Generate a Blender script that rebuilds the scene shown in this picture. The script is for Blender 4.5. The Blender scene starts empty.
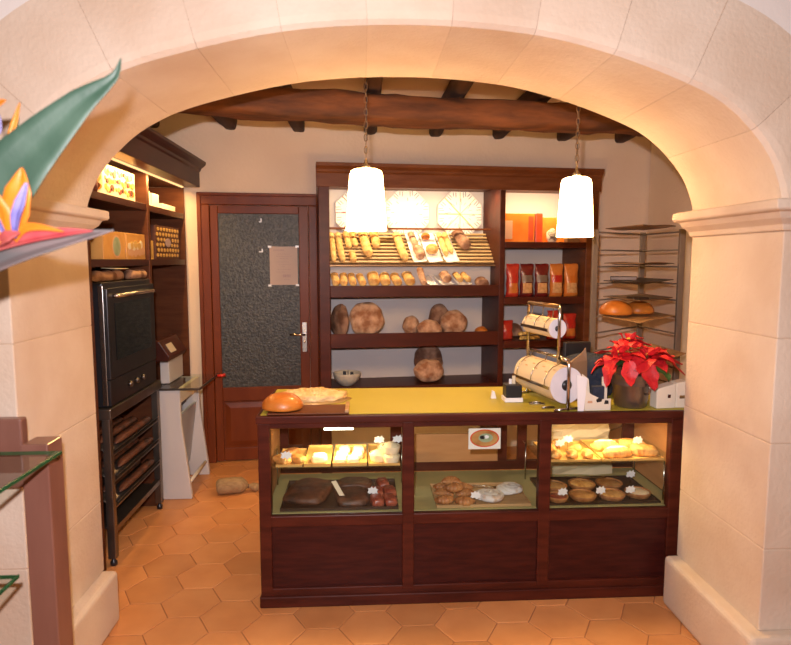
import bpy, math, random
from mathutils import Vector, Matrix, noise
random.seed(7)
scene = bpy.context.scene
COL = scene.collection
PI = math.pi

# ------------------------------------------------------------------ materials
def _new(name):
    m = bpy.data.materials.new(name); m.use_nodes = True
    nt = m.node_tree; nt.nodes.clear()
    out = nt.nodes.new('ShaderNodeOutputMaterial')
    return m, nt, out

def mat(name, col, rough=0.5, metal=0.0, col2=None, scale=8.0, stretch=(1, 1, 1), bump=0.0, bscale=None,
        detail=4.0, spec=0.5, emit=None, estr=0.0, coat=0.0, isl=0.0, tint=0.0, trans=0.0, lo=0.35, hi=0.65, sheen=0.0, sss=0.0):
    m, nt, out = _new(name)
    N = nt.nodes; L = nt.links
    b = N.new('ShaderNodeBsdfPrincipled')
    b.inputs['Roughness'].default_value = rough
    b.inputs['Metallic'].default_value = metal
    b.inputs['Specular IOR Level'].default_value = spec
    b.inputs['Coat Weight'].default_value = coat
    b.inputs['Transmission Weight'].default_value = trans
    if sss:
        b.inputs['Subsurface Weight'].default_value = sss
        b.inputs['Subsurface Scale'].default_value = 0.01
    b.inputs['Base Color'].default_value = (*col, 1)
    if emit:
        b.inputs['Emission Color'].default_value = (*emit, 1); b.inputs['Emission Strength'].default_value = estr
    L.new(b.outputs[0], out.inputs[0])
    tc = N.new('ShaderNodeTexCoord'); mp = N.new('ShaderNodeMapping')
    mp.inputs['Scale'].default_value = stretch
    L.new(tc.outputs['Object'], mp.inputs[0])
    cur = None
    if col2 is not None:
        nz = N.new('ShaderNodeTexNoise'); nz.inputs['Scale'].default_value = scale; nz.inputs['Detail'].default_value = detail
        L.new(mp.outputs[0], nz.inputs['Vector'])
        r = N.new('ShaderNodeValToRGB')
        r.color_ramp.elements[0].position = lo; r.color_ramp.elements[0].color = (*col, 1)
        r.color_ramp.elements[1].position = hi; r.color_ramp.elements[1].color = (*col2, 1)
        L.new(nz.outputs[0], r.inputs[0]); cur = r.outputs[0]
    def vary(src, sock, amt):
        h = N.new('ShaderNodeHueSaturation')
        mr = N.new('ShaderNodeMapRange')
        mr.inputs['To Min'].default_value = 1 - amt; mr.inputs['To Max'].default_value = 1 + amt
        L.new(sock, mr.inputs[0]); L.new(mr.outputs[0], h.inputs['Value'])
        if src is None: h.inputs['Color'].default_value = (*col, 1)
        else: L.new(src, h.inputs['Color'])
        return h.outputs[0]
    if isl:
        g = N.new('ShaderNodeNewGeometry'); cur = vary(cur, g.outputs['Random Per Island'], isl)
    if tint:
        g = N.new('ShaderNodeObjectInfo'); cur = vary(cur, g.outputs['Random'], tint)
    if cur is not None: L.new(cur, b.inputs['Base Color'])
    if bump:
        nb = N.new('ShaderNodeTexNoise'); nb.inputs['Scale'].default_value = bscale or scale * 3; nb.inputs['Detail'].default_value = 5
        L.new(mp.outputs[0], nb.inputs['Vector'])
        bp = N.new('ShaderNodeBump'); bp.inputs['Strength'].default_value = bump; bp.inputs['Distance'].default_value = 0.01
        L.new(nb.outputs[0], bp.inputs['Height']); L.new(bp.outputs[0], b.inputs['Normal'])
    return m

def glass(name, tintc=(0.95, 0.98, 0.96), refl=0.10, rough=0.02):
    m, nt, out = _new(name); N = nt.nodes; L = nt.links
    t = N.new('ShaderNodeBsdfTransparent'); t.inputs[0].default_value = (*tintc, 1)
    g = N.new('ShaderNodeBsdfGlossy'); g.inputs['Roughness'].default_value = rough
    fr = N.new('ShaderNodeFresnel'); fr.inputs[0].default_value = 1.45
    mx = N.new('ShaderNodeMixShader'); ge = N.new('ShaderNodeNewGeometry'); ma = N.new('ShaderNodeMath'); ma.operation = 'SUBTRACT'; ma.use_clamp = True
    L.new(fr.outputs[0], ma.inputs[0]); L.new(ge.outputs['Backfacing'], ma.inputs[1]); L.new(ma.outputs[0], mx.inputs[0])
    L.new(t.outputs[0], mx.inputs[1]); L.new(g.outputs[0], mx.inputs[2]); L.new(mx.outputs[0], out.inputs[0])
    return m

def emis(name, col, s):
    m, nt, out = _new(name)
    e = nt.nodes.new('ShaderNodeEmission'); e.inputs[0].default_value = (*col, 1); e.inputs[1].default_value = s
    nt.links.new(e.outputs[0], out.inputs[0]); return m

WOODS = (1, 1, 9)
M = dict(
    stone=mat('stone', (0.61, 0.465, 0.34), .85, col2=(0.71, 0.595, 0.475), scale=2.6, detail=7, lo=.3, hi=.62, bump=.3, bscale=60, isl=.04, spec=.2),
    joint=mat('joint', (0.56, 0.42, 0.30), .95, col2=(.62, .48, .35), scale=12, spec=.1),
    plasterw=mat('plaster_front', (0.74, 0.68, 0.62), .9, col2=(0.78, .73, .68), scale=2, bump=.15, bscale=30, spec=.2),
    plaster=mat('plaster_room', (0.82, 0.65, 0.49), .9, col2=(0.86, 0.70, 0.54), scale=2.5, bump=.3, bscale=40, spec=.15),
    ceil=mat('plaster_ceiling', (0.80, 0.66, 0.52), .9, col2=(.84, .70, .56), scale=3, spec=.15),
    tile=mat('terracotta', (0.58, 0.245, 0.085), .40, col2=(0.68, 0.31, 0.115), scale=4, bump=.08, bscale=12, isl=.13, spec=.4),
    grout=mat('grout', (0.32, 0.13, 0.05), .9, col2=(.38, .16, .065), scale=14),
    beam=mat('old_beam', (0.055, 0.018, 0.007), .8, col2=(0.16, 0.052, 0.014), scale=5, stretch=(.6, 3, 3), bump=.6, bscale=14),
    joist=mat('joist_wood', (0.04, 0.016, 0.010), .8, col2=(.07, .028, .016), scale=6, stretch=(3, .6, 3), bump=.3),
    maho=mat('mahogany', (0.050, 0.009, 0.005), .40, col2=(0.085, 0.016, 0.008), spec=.22, scale=5, stretch=(1, 1, 7), bump=.05),
    mahoh=mat('mahogany_cross', (0.034, 0.006, 0.005), .4, col2=(0.056, 0.010, 0.007), spec=.22, scale=4, stretch=(2, 2, 14), bump=.08),
    unit=mat('stained_wood', (0.115, 0.034, 0.010), .45, col2=(0.16, 0.052, 0.017), spec=.22, scale=5, stretch=(1, 1, 5), bump=.05),
    unitd=mat('stained_wood_dark', (0.060, 0.012, 0.005), .42, col2=(0.085, 0.018, 0.008), spec=.22, scale=5, stretch=(.6, 3, 3), bump=.05),
    cab=mat('walnut_lamplit', (0.085, 0.027, 0.010), .45, col2=(.12, .04, .015), spec=.22, scale=5, stretch=(1, 1, 6), bump=.05),  # lighter copy of the cabinet walnut, with lamplight put into its colour
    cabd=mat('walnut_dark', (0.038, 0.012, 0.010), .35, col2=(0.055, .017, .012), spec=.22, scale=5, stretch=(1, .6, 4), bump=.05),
    door=mat('door_wood', (0.14, 0.030, 0.008), .4, col2=(0.19, 0.044, 0.012), spec=.22, scale=4, stretch=(2, 2, .6), bump=.06),
    panelw=mat('white_board', (0.62, 0.57, 0.55), .6, col2=(.66, .62, .60), scale=2),
    slat=mat('slat_wood', (0.42, 0.27, 0.12), .5, col2=(0.50, .34, .16), scale=6, stretch=(.5, 4, 4)),
    slatbg=mat('rack_backing', (0.07, 0.028, 0.012), .7, col2=(.09, .036, .016), scale=6),
    yellow=mat('yellow_laminate', (0.46, 0.40, 0.045), .5, col2=(0.49, .43, .055), scale=3, spec=.35),
    deck=mat('case_deck', (0.36, 0.32, 0.13), .5, col2=(0.40, .36, .16), scale=3),
    casein=mat('case_inner_wood', (0.45, 0.20, 0.075), .5, col2=(0.52, .25, .10), scale=5, stretch=(1, 1, 5)),
    glass=glass('clear_glass'),
    glasss=glass('shelf_glass', (0.93, .97, .94)),
    gedge=mat('green_glass_edge', (0.010, 0.07, 0.025), .15, col2=(.02, .11, .045), scale=20, coat=.5),
    dglass=mat('cathedral_glass', (0.028, 0.030, 0.025), .4, col2=(0.065, 0.066, 0.055), scale=42, bump=.5, bscale=60, detail=3, lo=.45, hi=.58, spec=.5),
    steel=mat('steel', (0.55, 0.52, 0.48), .25, 1.0, col2=(.62, .6, .56), scale=10),
    dsteel=mat('dark_steel', (0.16, 0.14, 0.125), .35, .9, col2=(.2, .18, .16), scale=10),
    chrome=mat('chrome', (0.50, 0.47, 0.44), .16, 1.0),
    brass=mat('brass_chain', (0.24, 0.15, 0.08), .4, .8),
    bmetal=mat('blackened_metal', (0.022, 0.022, 0.026), .3, .3, col2=(.03, .03, .035), scale=6),
    bglass=mat('black_glass', (0.006, 0.008, 0.010), .06, 0, coat=.6),
    silver=mat('silver_label', (0.6, .55, .45), .4, .2),
    white=mat('white_enamel', (0.62, 0.61, 0.60), .4, col2=(.66, .65, .64), scale=4),
    bluegrey=mat('blue_grey_board', (0.36, 0.40, 0.47), .5, col2=(.4, .44, .5), scale=4),
    cream=mat('cream_plastic', (0.74, 0.68, 0.55), .45, col2=(.78, .72, .6), scale=4),
    red=mat('red_plastic', (0.6, 0.03, 0.02), .35),
    paper=mat('white_paper', (0.80, 0.78, 0.74), .8, col2=(.85, .83, .8), scale=6, bump=.3, bscale=25),
    card=mat('white_card', (0.82, 0.82, 0.84), .6),
    kraft=mat('kraft_paper', (0.58, 0.46, 0.30), .8, col2=(.66, .54, .37), scale=9, bump=.8, bscale=9),
    roll=mat('roll_paper', (0.76, 0.64, 0.42), .7, col2=(.80, .68, .46), scale=5),
    rollend=mat('roll_paper_end', (0.66, 0.66, 0.72), .7, col2=(.70, .70, .76), scale=20, stretch=(1, 1, 1)),
    black=mat('black_plastic', (0.015, 0.015, 0.018), .4),
    navy=mat('navy_cloth', (0.012, 0.02, 0.042), .8, col2=(.02, .032, .06), scale=20, bump=.6),
    leaf=mat('strelitzia_leaf', (0.028, 0.070, 0.045), .5, col2=(0.065, 0.12, 0.085), scale=6, stretch=(1, 1, 1), bump=.25, bscale=18),
    petal=mat('orange_petal', (0.62, 0.17, 0.01), .5, col2=(.72, .25, .015), scale=8, sss=.1),
    bluep=mat('blue_petal', (0.07, 0.06, 0.30), .5, col2=(0.30, .28, .50), scale=10),
    bract=mat('bract_grey', (0.07, 0.085, 0.085), .6, col2=(.15, .115, .11), scale=6, stretch=(.6, 3, 3)),
    bractp=mat('bract_pink', (0.34, 0.035, 0.045), .55, col2=(.45, .12, .10), scale=8),
    redleaf=mat('poinsettia_bract', (0.50, 0.010, 0.018), .5, col2=(0.70, 0.026, 0.034), scale=16, bump=.3, tint=.12),
    gleaf=mat('green_leaf', (0.03, 0.09, 0.02), .5, col2=(.06, .14, .03), scale=12, bump=.3),
    budy=mat('yellow_bud', (0.6, .45, .05), .5),
    pot=mat('pewter', (0.20, 0.15, 0.12), .32, .8, col2=(.28, .22, .18), scale=6, bump=.15, bscale=25),
    baguette=mat('baguette_crust', (0.60, 0.30, 0.075), .65, col2=(0.80, 0.53, 0.20), scale=22, bump=.5, bscale=45, tint=.08),
    crust=mat('crust_brown', (0.30, 0.13, 0.06), .85, col2=(0.64, 0.41, 0.26), lo=.36, hi=.60, scale=14, bump=.8, bscale=30, tint=.08, detail=6),
    crustd=mat('crust_dark', (0.15, 0.065, 0.035), .85, col2=(0.38, 0.22, 0.14), lo=.42, hi=.62, scale=11, bump=.8, bscale=30, tint=.1, detail=6),
    bun=mat('glazed_bun', (0.47, 0.13, 0.015), .38, col2=(0.60, 0.21, 0.03), scale=6, bump=.1, coat=.2, tint=.05),
    flaky=mat('flaky_pastry', (0.52, 0.22, 0.05), .55, col2=(0.78, 0.46, 0.16), scale=18, stretch=(3, 1, 1), bump=.7, bscale=40, tint=.08),
    flakyd=mat('flaky_pastry_dark', (0.30, 0.10, 0.03), .5, col2=(0.55, 0.25, 0.09), scale=18, bump=.6, bscale=40, tint=.1),
    sugar=mat('icing_sugar', (0.72, 0.68, 0.66), .9, col2=(0.55, 0.36, 0.24), scale=22, bump=.8, bscale=40, lo=.50, hi=.66),
    coca=mat('flatbread', (0.72, 0.44, 0.17), .8, col2=(0.86, 0.66, 0.36), scale=22, bump=1, bscale=60, detail=6),
    choco=mat('dark_bake', (0.035, 0.018, 0.012), .5, col2=(0.14, .05, .025), scale=16, bump=.6, bscale=25),
    jam=mat('red_fruit', (0.20, .03, .02), .3, col2=(.42, .11, .06), scale=18, bump=.6, bscale=25),
    custard=mat('tart_filling', (0.36, 0.13, 0.03), .4, col2=(.62, .34, .12), scale=14, bump=.3, tint=.15),
    pale=mat('pale_pastry', (0.82, 0.66, 0.40), .7, col2=(.9, .78, .55), scale=16, bump=.4, bscale=30),
    trayw=mat('wood_tray', (0.42, 0.24, 0.10), .6, col2=(0.52, 0.32, 0.15), scale=6, stretch=(.6, 4, 4)),
    traym=mat('blackened_tray', (0.045, 0.03, 0.022), .4, .6, col2=(.08, .05, .035), scale=8),
    trayd=mat('dull_brown_tray', (0.26, 0.155, 0.08), .5, .3, col2=(.23, .14, .08), scale=8),
    rackp=mat('rack_paint', (0.22, 0.165, 0.12), .5, .2, col2=(.2, .155, .12), scale=8),
    goldtray=mat('gold_card_tray', (0.66, 0.40, 0.12), .4, .3, col2=(.72, .46, .16), scale=8),
    redbag=mat('red_bag', (0.50, 0.02, 0.012), .25, col2=(0.62, .06, .03), scale=10, bump=.7, bscale=22, coat=.5),
    orabag=mat('orange_bag', (0.60, 0.16, 0.02), .25, col2=(0.70, .24, .05), scale=10, bump=.7, bscale=22, coat=.5),
    darkbag=mat('dark_red_bag', (0.10, 0.01, 0.01), .25, col2=(0.20, .02, .015), scale=10, bump=.7, bscale=22, coat=.5),
    biscuit=mat('biscuit', (0.55, 0.25, 0.07), .6, col2=(.75, .45, .18), scale=40, bump=.4),
    greyband=mat('grey_print', (0.17, 0.12, 0.08), .4, col2=(.25, .18, .12), scale=20),
    orabox=mat('orange_box', (0.72, 0.16, 0.02), .22, col2=(0.82, .26, .04), scale=5, coat=.5),
    redbox=mat('red_box', (0.62, 0.06, 0.02), .3, col2=(.7, .1, .03), scale=5, coat=.3),
    octo=mat('white_carton', (0.78, 0.76, 0.72), .6, col2=(.82, .8, .76), scale=5),
    inkgrey=mat('grey_ink', (0.25, 0.27, 0.33), .7),
    inkred=mat('red_ink', (0.55, 0.03, 0.03), .7),
    inktan=mat('tan_ink', (0.62, 0.40, 0.16), .7),
    inkfaint=mat('faint_ink', (0.42, 0.32, 0.34), .8),
    notice=mat('notice_paper', (0.52, 0.42, 0.38), .8, col2=(.56, .46, .42), scale=4),
    patt1=mat('box_white', (0.75, 0.66, 0.48), .5),
    patto=mat('box_orange', (0.62, 0.24, 0.03), .5), pattr=mat('box_crimson', (0.35, .03, .02), .5), pattd=mat('box_brown', (0.09, .03, .015), .5),
    pattg=mat('box_gold', (0.55, 0.33, 0.08), .4, col2=(.65, .42, .12), scale=12), pattgr=mat('box_sage', (0.22, 0.30, 0.18), .5, col2=(.4, .45, .3), scale=14),
    pattp=mat('box_peach', (0.62, .35, .20), .5), boxor=mat('box_amber', (0.55, 0.27, 0.06), .5, col2=(.62, .33, .09), scale=10),
    plum=mat('plum_cloth', (0.10, 0.02, 0.035), .8, col2=(.16, .04, .06), scale=20, bump=.4), skin=mat('doll_face', (0.4, .2, .12), .6),
    blueg=mat('dull_blue', (.05, .08, .12), .6), straw=mat('burlap', (0.30, 0.19, 0.09), .85, col2=(0.42, 0.29, 0.15), scale=30, stretch=(1, 5, 1), bump=.7, bscale=50),
    bowl=mat('glazed_bowl', (0.55, 0.52, 0.42), .3, col2=(.60, .57, .47), scale=6, coat=.3),
    postw=mat('reddish_post', (0.20, 0.085, 0.06), .35, col2=(0.24, 0.11, 0.08), scale=4, stretch=(3, 3, .5), coat=.2),
    bag=mat('clear_bag', (0.62, 0.42, 0.12), .15, col2=(.75, .55, .2), scale=12, bump=.8, bscale=18, coat=.8),
    tape=mat('tape', (.8, .8, .78), .3),
    shade=emis('lamp_shade_glow', (1.0, 0.57, 0.22), 29.0),
    softstrip=emis('soft_strip_glow', (1.0, .55, .22), 1.6),
    tube=emis('tube_glow', (1.0, 0.88, 0.68), 14.0),
)

# ------------------------------------------------------------------ mesh builder
class G:
    def __init__(s): s.v = []; s.f = []; s.m = []; s.s = []
    def add(s, vs, fs, m=0, sm=False):
        o = len(s.v); s.v += [tuple(v) for v in vs]
        for f in fs: s.f.append(tuple(i + o for i in f)); s.m.append(m); s.s.append(sm)
        return s
    def box(s, x0, x1, y0, y1, z0, z1, m=0, X=None):
        v = [(x, y, z) for z in (z0, z1) for y in (y0, y1) for x in (x0, x1)]
        if X: v = [X @ Vector(p) for p in v]
        return s.add(v, [(0, 2, 3, 1), (4, 5, 7, 6), (0, 1, 5, 4), (2, 6, 7, 3), (0, 4, 6, 2), (1, 3, 7, 5)], m)
    def loft(s, rings, closed=True, cap=True, m=0, sm=True):
        n = len(rings[0]); vs = [p for r in rings for p in r]; fs = []
        for i in range(len(rings) - 1):
            for j in range(n if closed else n - 1):
                k = (j + 1) % n
                fs.append((i * n + j, i * n + k, (i + 1) * n + k, (i + 1) * n + j))
        if cap and closed:
            fs.append(tuple(range(n))[::-1]); fs.append(tuple((len(rings) - 1) * n + j for j in range(n)))
        return s.add(vs, fs, m, sm)
    def tube(s, pts, r, n=8, m=0, cap=True, flat=1.0, upv=None, closed=False):
        pts = [Vector(p) for p in pts]; N = len(pts); rs = r if isinstance(r, (list, tuple)) else [r] * N
        rings = []; up = Vector(upv) if upv else None
        for i, p in enumerate(pts):
            if closed: d = pts[(i + 1) % N] - pts[i - 1]
            else: d = pts[min(i + 1, N - 1)] - pts[max(i - 1, 0)]
            d.normalize()
            if up is None or abs(up.dot(d)) > .999: up = Vector((0, 0, 1)) if abs(d.z) < .9 else Vector((1, 0, 0))
            a = d.cross(up).normalized(); b = a.cross(d).normalized()
            if not upv: up = b
            rings.append([p + a * math.cos(t) * rs[i] + b * math.sin(t) * rs[i] * flat for t in [2 * PI * k / n for k in range(n)]])
        if closed: rings.append(rings[0]); cap = False
        return s.loft(rings, True, cap, m)
    def cyl(s, p0, p1, r, r1=None, n=16, m=0): return s.tube([p0, p1], [r, r if r1 is None else r1], n, m)
    def lathe(s, prof, n=24, c=(0, 0, 0), m=0, cap=True, fn=None):
        rings = []
        for r, z in prof:
            rings.append([(c[0] + (r * (fn(t) if fn else 1)) * math.cos(t), c[1] + (r * (fn(t) if fn else 1)) * math.sin(t), c[2] + z) for t in [2 * PI * k / n for k in range(n)]])
        return s.loft(rings, True, cap, m)
    def prism(s, poly, a0, a1, f, m=0, sm=False):
        """poly: 2D outline; f(u,v,w)->3D; w from a0 to a1"""
        n = len(poly); vs = [f(u, v, a0) for u, v in poly] + [f(u, v, a1) for u, v in poly]
        fs = [tuple(range(n))[::-1], tuple(range(n, 2 * n))] + [(i, (i + 1) % n, n + (i + 1) % n, n + i) for i in range(n)]
        return s.add(vs, fs, m, sm)
    def blob(s, a, b, c, ctr=(0, 0, 0), nz=.05, fr=6, seed=0, bottom=.6, nu=22, nv=12, m=0, ridge=None, ex=1.0, sq=1.0):
        """rounded loaf; half sizes a,b,c; flattened below; ctr is centre of the footprint at its base"""
        vs = []; h = c * bottom
        rings = []
        for i in range(1, nv):
            ph = PI * i / nv
            ring = []
            for j in range(nu):
                th = 2 * PI * j / nu
                sp = math.sin(ph) ** ex
                ct_, st_ = math.cos(th), math.sin(th)
                x = sp * math.copysign(abs(ct_) ** sq, ct_); y = sp * math.copysign(abs(st_) ** sq, st_); z = math.cos(ph)
                k = 1 + nz * noise.noise(Vector((x * fr * .3 + seed, y * fr * .3, z * fr * .3)))
                if ridge: k *= ridge(x, y, z)
                zz = z * c * k
                if zz < -h: zz = -h + (zz + h) * .12
                ring.append((ctr[0] + x * a * k, ctr[1] + y * b * k, ctr[2] + zz + h))
            rings.append(ring)
        top = Vector((0, 0, 0)); 
        for p in rings[0]: top += Vector(p)
        top /= nu; top.z += .02 * c
        bot = Vector((ctr[0], ctr[1], ctr[2]))
        o = len(s.v); s.loft(rings, True, False, m)
        k = len(s.v); s.v += [tuple(top), tuple(bot)]
        for j in range(nu):
            s.f.append((k, o + (j + 1) % nu, o + j)); s.m.append(m); s.s.append(True)
            e = o + (nv - 2) * nu; s.f.append((k + 1, e + j, e + (j + 1) % nu)); s.m.append(m); s.s.append(True)
        zmin = min(p[2] for p in s.v[o:k]); dz = ctr[2] + .0006 - zmin
        for q in range(o, k + 1): s.v[q] = (s.v[q][0], s.v[q][1], s.v[q][2] + dz)
        s.v[k + 1] = (ctr[0], ctr[1], ctr[2] + .0004)
        return s
    def xf(s, mtx):
        s.v = [tuple(mtx @ Vector(p)) for p in s.v]; return s
    def build(s, name, mats, parent=None, bevel=0, seg=2, sub=0, recalc=True):
        me = bpy.data.meshes.new(name); me.from_pydata(s.v, [], s.f)
        for mm in (mats if isinstance(mats, (list, tuple)) else [mats]): me.materials.append(mm if not isinstance(mm, str) else M[mm])
        for i, p in enumerate(me.polygons): p.material_index = s.m[i]; p.use_smooth = s.s[i]
        if recalc:
            import bmesh
            bm = bmesh.new(); bm.from_mesh(me); bmesh.ops.recalc_face_normals(bm, faces=bm.faces); bm.to_mesh(me); bm.free()
        o = bpy.data.objects.new(name, me); COL.objects.link(o)
        if parent: o.parent = parent
        if bevel:
            b = o.modifiers.new('bevel', 'BEVEL'); b.width = bevel; b.segments = seg; b.limit_method = 'ANGLE'; b.angle_limit = .7
        if sub:
            b = o.modifiers.new('sub', 'SUBSURF'); b.levels = sub; b.render_levels = sub
        return o

def tag(o, label, cat, group=None):
    o['label'] = label; o['category'] = cat
    if group: o['group'] = group
    return o
def thing(name, label, cat, loc=(0, 0, 0), rz=0, group=None, mtx=None):
    o = bpy.data.objects.new(name, None); COL.objects.link(o); o.empty_display_size = .05
    if mtx is not None: o.matrix_world = mtx
    else: o.location = loc; o.rotation_euler = (0, 0, rz)
    return tag(o, label, cat, group)
def struct(o): o['kind'] = 'structure'; return o
def place(o, loc, rz=0, mtx=None):
    if mtx is not None: o.matrix_world = mtx
    else: o.location = loc; o.rotation_euler = (0, 0, rz)
    return o
def dup(root, loc=None, rz=0, label=None, mtx=None, group=None, cat=None):
    r = root.copy(); COL.objects.link(r)
    place(r, loc, rz, mtx)
    if label: r['label'] = label
    if group: r['group'] = group
    for ch in list(root.children):
        c = ch.copy(); COL.objects.link(c); c.parent = r
        for g in list(ch.children):
            d = g.copy(); COL.objects.link(d); d.parent = c
    return r
class Repeat:
    """first call places the prototype, later calls copy it"""
    def __init__(s, proto): s.p = proto; s.used = False
    def __call__(s, loc=None, rz=0, label=None, mtx=None, group=None):
        if not s.used:
            s.used = True; place(s.p, loc, rz, mtx); o = s.p
            if label: o['label'] = label
            if group: o['group'] = group
            return o
        return dup(s.p, loc, rz, label, mtx, group)

def spline(pts, n=6, closed=False):
    pts = [Vector(p) for p in pts]; out = []; N = len(pts)
    for i in range(N - 1):
        p0 = pts[max(i - 1, 0)]; p1 = pts[i]; p2 = pts[i + 1]; p3 = pts[min(i + 2, N - 1)]
        for k in range(n):
            t = k / n
            out.append(.5 * ((2 * p1) + (p2 - p0) * t + (2 * p0 - 5 * p1 + 4 * p2 - p3) * t * t + (3 * p1 - p0 - 3 * p2 + p3) * t ** 3))
    out.append(pts[-1]); return out

# back wall frame: s along the wall to the right, t out of the wall towards the room
AW = math.radians(6); CA, SA = math.cos(AW), math.sin(AW)
U3 = Vector((CA, SA, 0)); N3 = Vector((SA, -CA, 0)); Z3 = Vector((0, 0, 1)); B0 = Vector((-1.25, 4.80, 0))
def Wp(s, t, z=0): return B0 + U3 * s + N3 * t + Z3 * z

# ================================================================== SETTING
CEIL = 2.72; LX = -1.70; RX = 2.45
# floor: hexagonal terracotta tiles over a grout bed
g = G()
g.box(-4.0, 4.4, -1.6, 5.6, -.06, -.0035, 1)
R_ = .14; HH = R_ * math.sqrt(3) / 2
for i in range(-19, 22):
    for j in range(-8, 24):
        cx = i * 1.5 * R_ + .03; cy = j * 2 * HH + (HH if i % 2 else 0) + .10
        if cy > 5.45 or cy < -1.5: continue
        ro = R_ - .0024
        dz = random.uniform(-.0005, .0005)
        ps = [(cx + ro * math.cos(k * PI / 3), cy + ro * math.sin(k * PI / 3)) for k in range(6)]
        pi_ = [(cx + (ro - .004) * math.cos(k * PI / 3), cy + (ro - .004) * math.sin(k * PI / 3)) for k in range(6)]
        vs = [(x, y, -.004) for x, y in ps] + [(x, y, -.0015 + dz) for x, y in ps] + [(x, y, 0 + dz) for x, y in pi_]
        fs = [(k, (k + 1) % 6, 6 + (k + 1) % 6, 6 + k) for k in range(6)] + [(6 + k, 6 + (k + 1) % 6, 12 + (k + 1) % 6, 12 + k) for k in range(6)] + [tuple(range(12, 18))]
        g.add(vs, fs, 0)
struct(g.build('floor', ['tile', 'grout'], recalc=False))

# ---- arch
XL, XR, Y0, Y1, SPR = -1.145, 1.456, 2.05, 2.64, 1.80
arc = spline([(-1.145, 1.80, 0), (-1.128, 1.855, 0), (-1.085, 1.945, 0), (-.996, 2.052, 0), (-.87, 2.150, 0), (-.664, 2.237, 0), (-.252, 2.333, 0), (.16, 2.362, 0),
              (.56, 2.340, 0), (.86, 2.275, 0), (1.134, 2.178, 0), (1.256, 2.108, 0), (1.345, 2.025, 0), (1.405, 1.945, 0), (1.44, 1.865, 0), (1.456, 1.80, 0)], 8)
arc = [(p.x, p.y) for p in arc]
# cumulative length and voussoir cutting
L_ = [0]
for a, b in zip(arc, arc[1:]): L_.append(L_[-1] + math.hypot(b[0] - a[0], b[1] - a[1]))
def at(l):
    for i in range(len(L_) - 1):
        if L_[i + 1] >= l - 1e-9:
            t = (l - L_[i]) / (L_[i + 1] - L_[i]); a, b = arc[i], arc[i + 1]
            return (a[0] + (b[0] - a[0]) * t, a[1] + (b[1] - a[1]) * t), (b[0] - a[0], b[1] - a[1])
    return arc[-1], (arc[-1][0] - arc[-2][0], arc[-1][1] - arc[-2][1])
def normal(l):
    n0 = Vector((0, 0))
    for d in (-.08, -.04, 0, .04, .08):
        _, t = at(min(max(l + d, 0), L_[-1])); v = Vector((-t[1], t[0])).normalized(); n0 += v
    n0.normalize()
    wa, wb = max(0, 1 - l / .22), max(0, 1 - (L_[-1] - l) / .22)
    return (n0 * (1 - wa) * (1 - wb) + Vector((-1, 0)) * wa + Vector((1, 0)) * wb).normalized()
RING = .30; NV = 11; tot = L_[-1]
g = G()
outer = []
for k in range(NV):
    a, b = tot * k / NV + .0007, tot * (k + 1) / NV - .0007
    rings = []
    for q in range(9):
        l = a + (b - a) * q / 8; p, _ = at(l); nn = normal(l)
        hx = nn * RING
        # profile around the block: chamfered front arris
        o = (p[0] + hx.x, p[1] + hx.y); e = (p[0] + nn.x * .025, p[1] + nn.y * .025)
        rings.append([(p[0], Y1, p[1]), (p[0], Y0 + .02, p[1]), (e[0] - nn.x * .012, Y0 + .004, e[1] - nn.y * .012), (e[0] + nn.x * .012, Y0, e[1] + nn.y * .012), (o[0], Y0, o[1]), (o[0], Y1, o[1])])
    g.loft(rings, True, True, 0, False)
# joint core a little inside the blocks
rings = []
for q in range(60):
    l = tot * q / 59; p, _ = at(l); nn = normal(l)
    i0 = (p[0] + nn.x * .0025, p[1] + nn.y * .0025); o = (p[0] + nn.x * (RING - .003), p[1] + nn.y * (RING - .003))
    rings.append([(i0[0], Y1 - .004, i0[1]), (i0[0], Y0 + .030, i0[1]), (i0[0] + nn.x * .03, Y0 + .004, i0[1] + nn.y * .03), (o[0], Y0 + .004, o[1]), (o[0], Y1 - .004, o[1])])
g.loft(rings, True, True, 1, False)
struct(g.build('trim_1', ['stone', 'joint']))
outer = []
for q in range(50):
    l = tot * q / 49; p, _ = at(l); nn = normal(l); outer.append((p[0] + nn.x * RING * .97, p[1] + nn.y * RING * .97))

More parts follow.
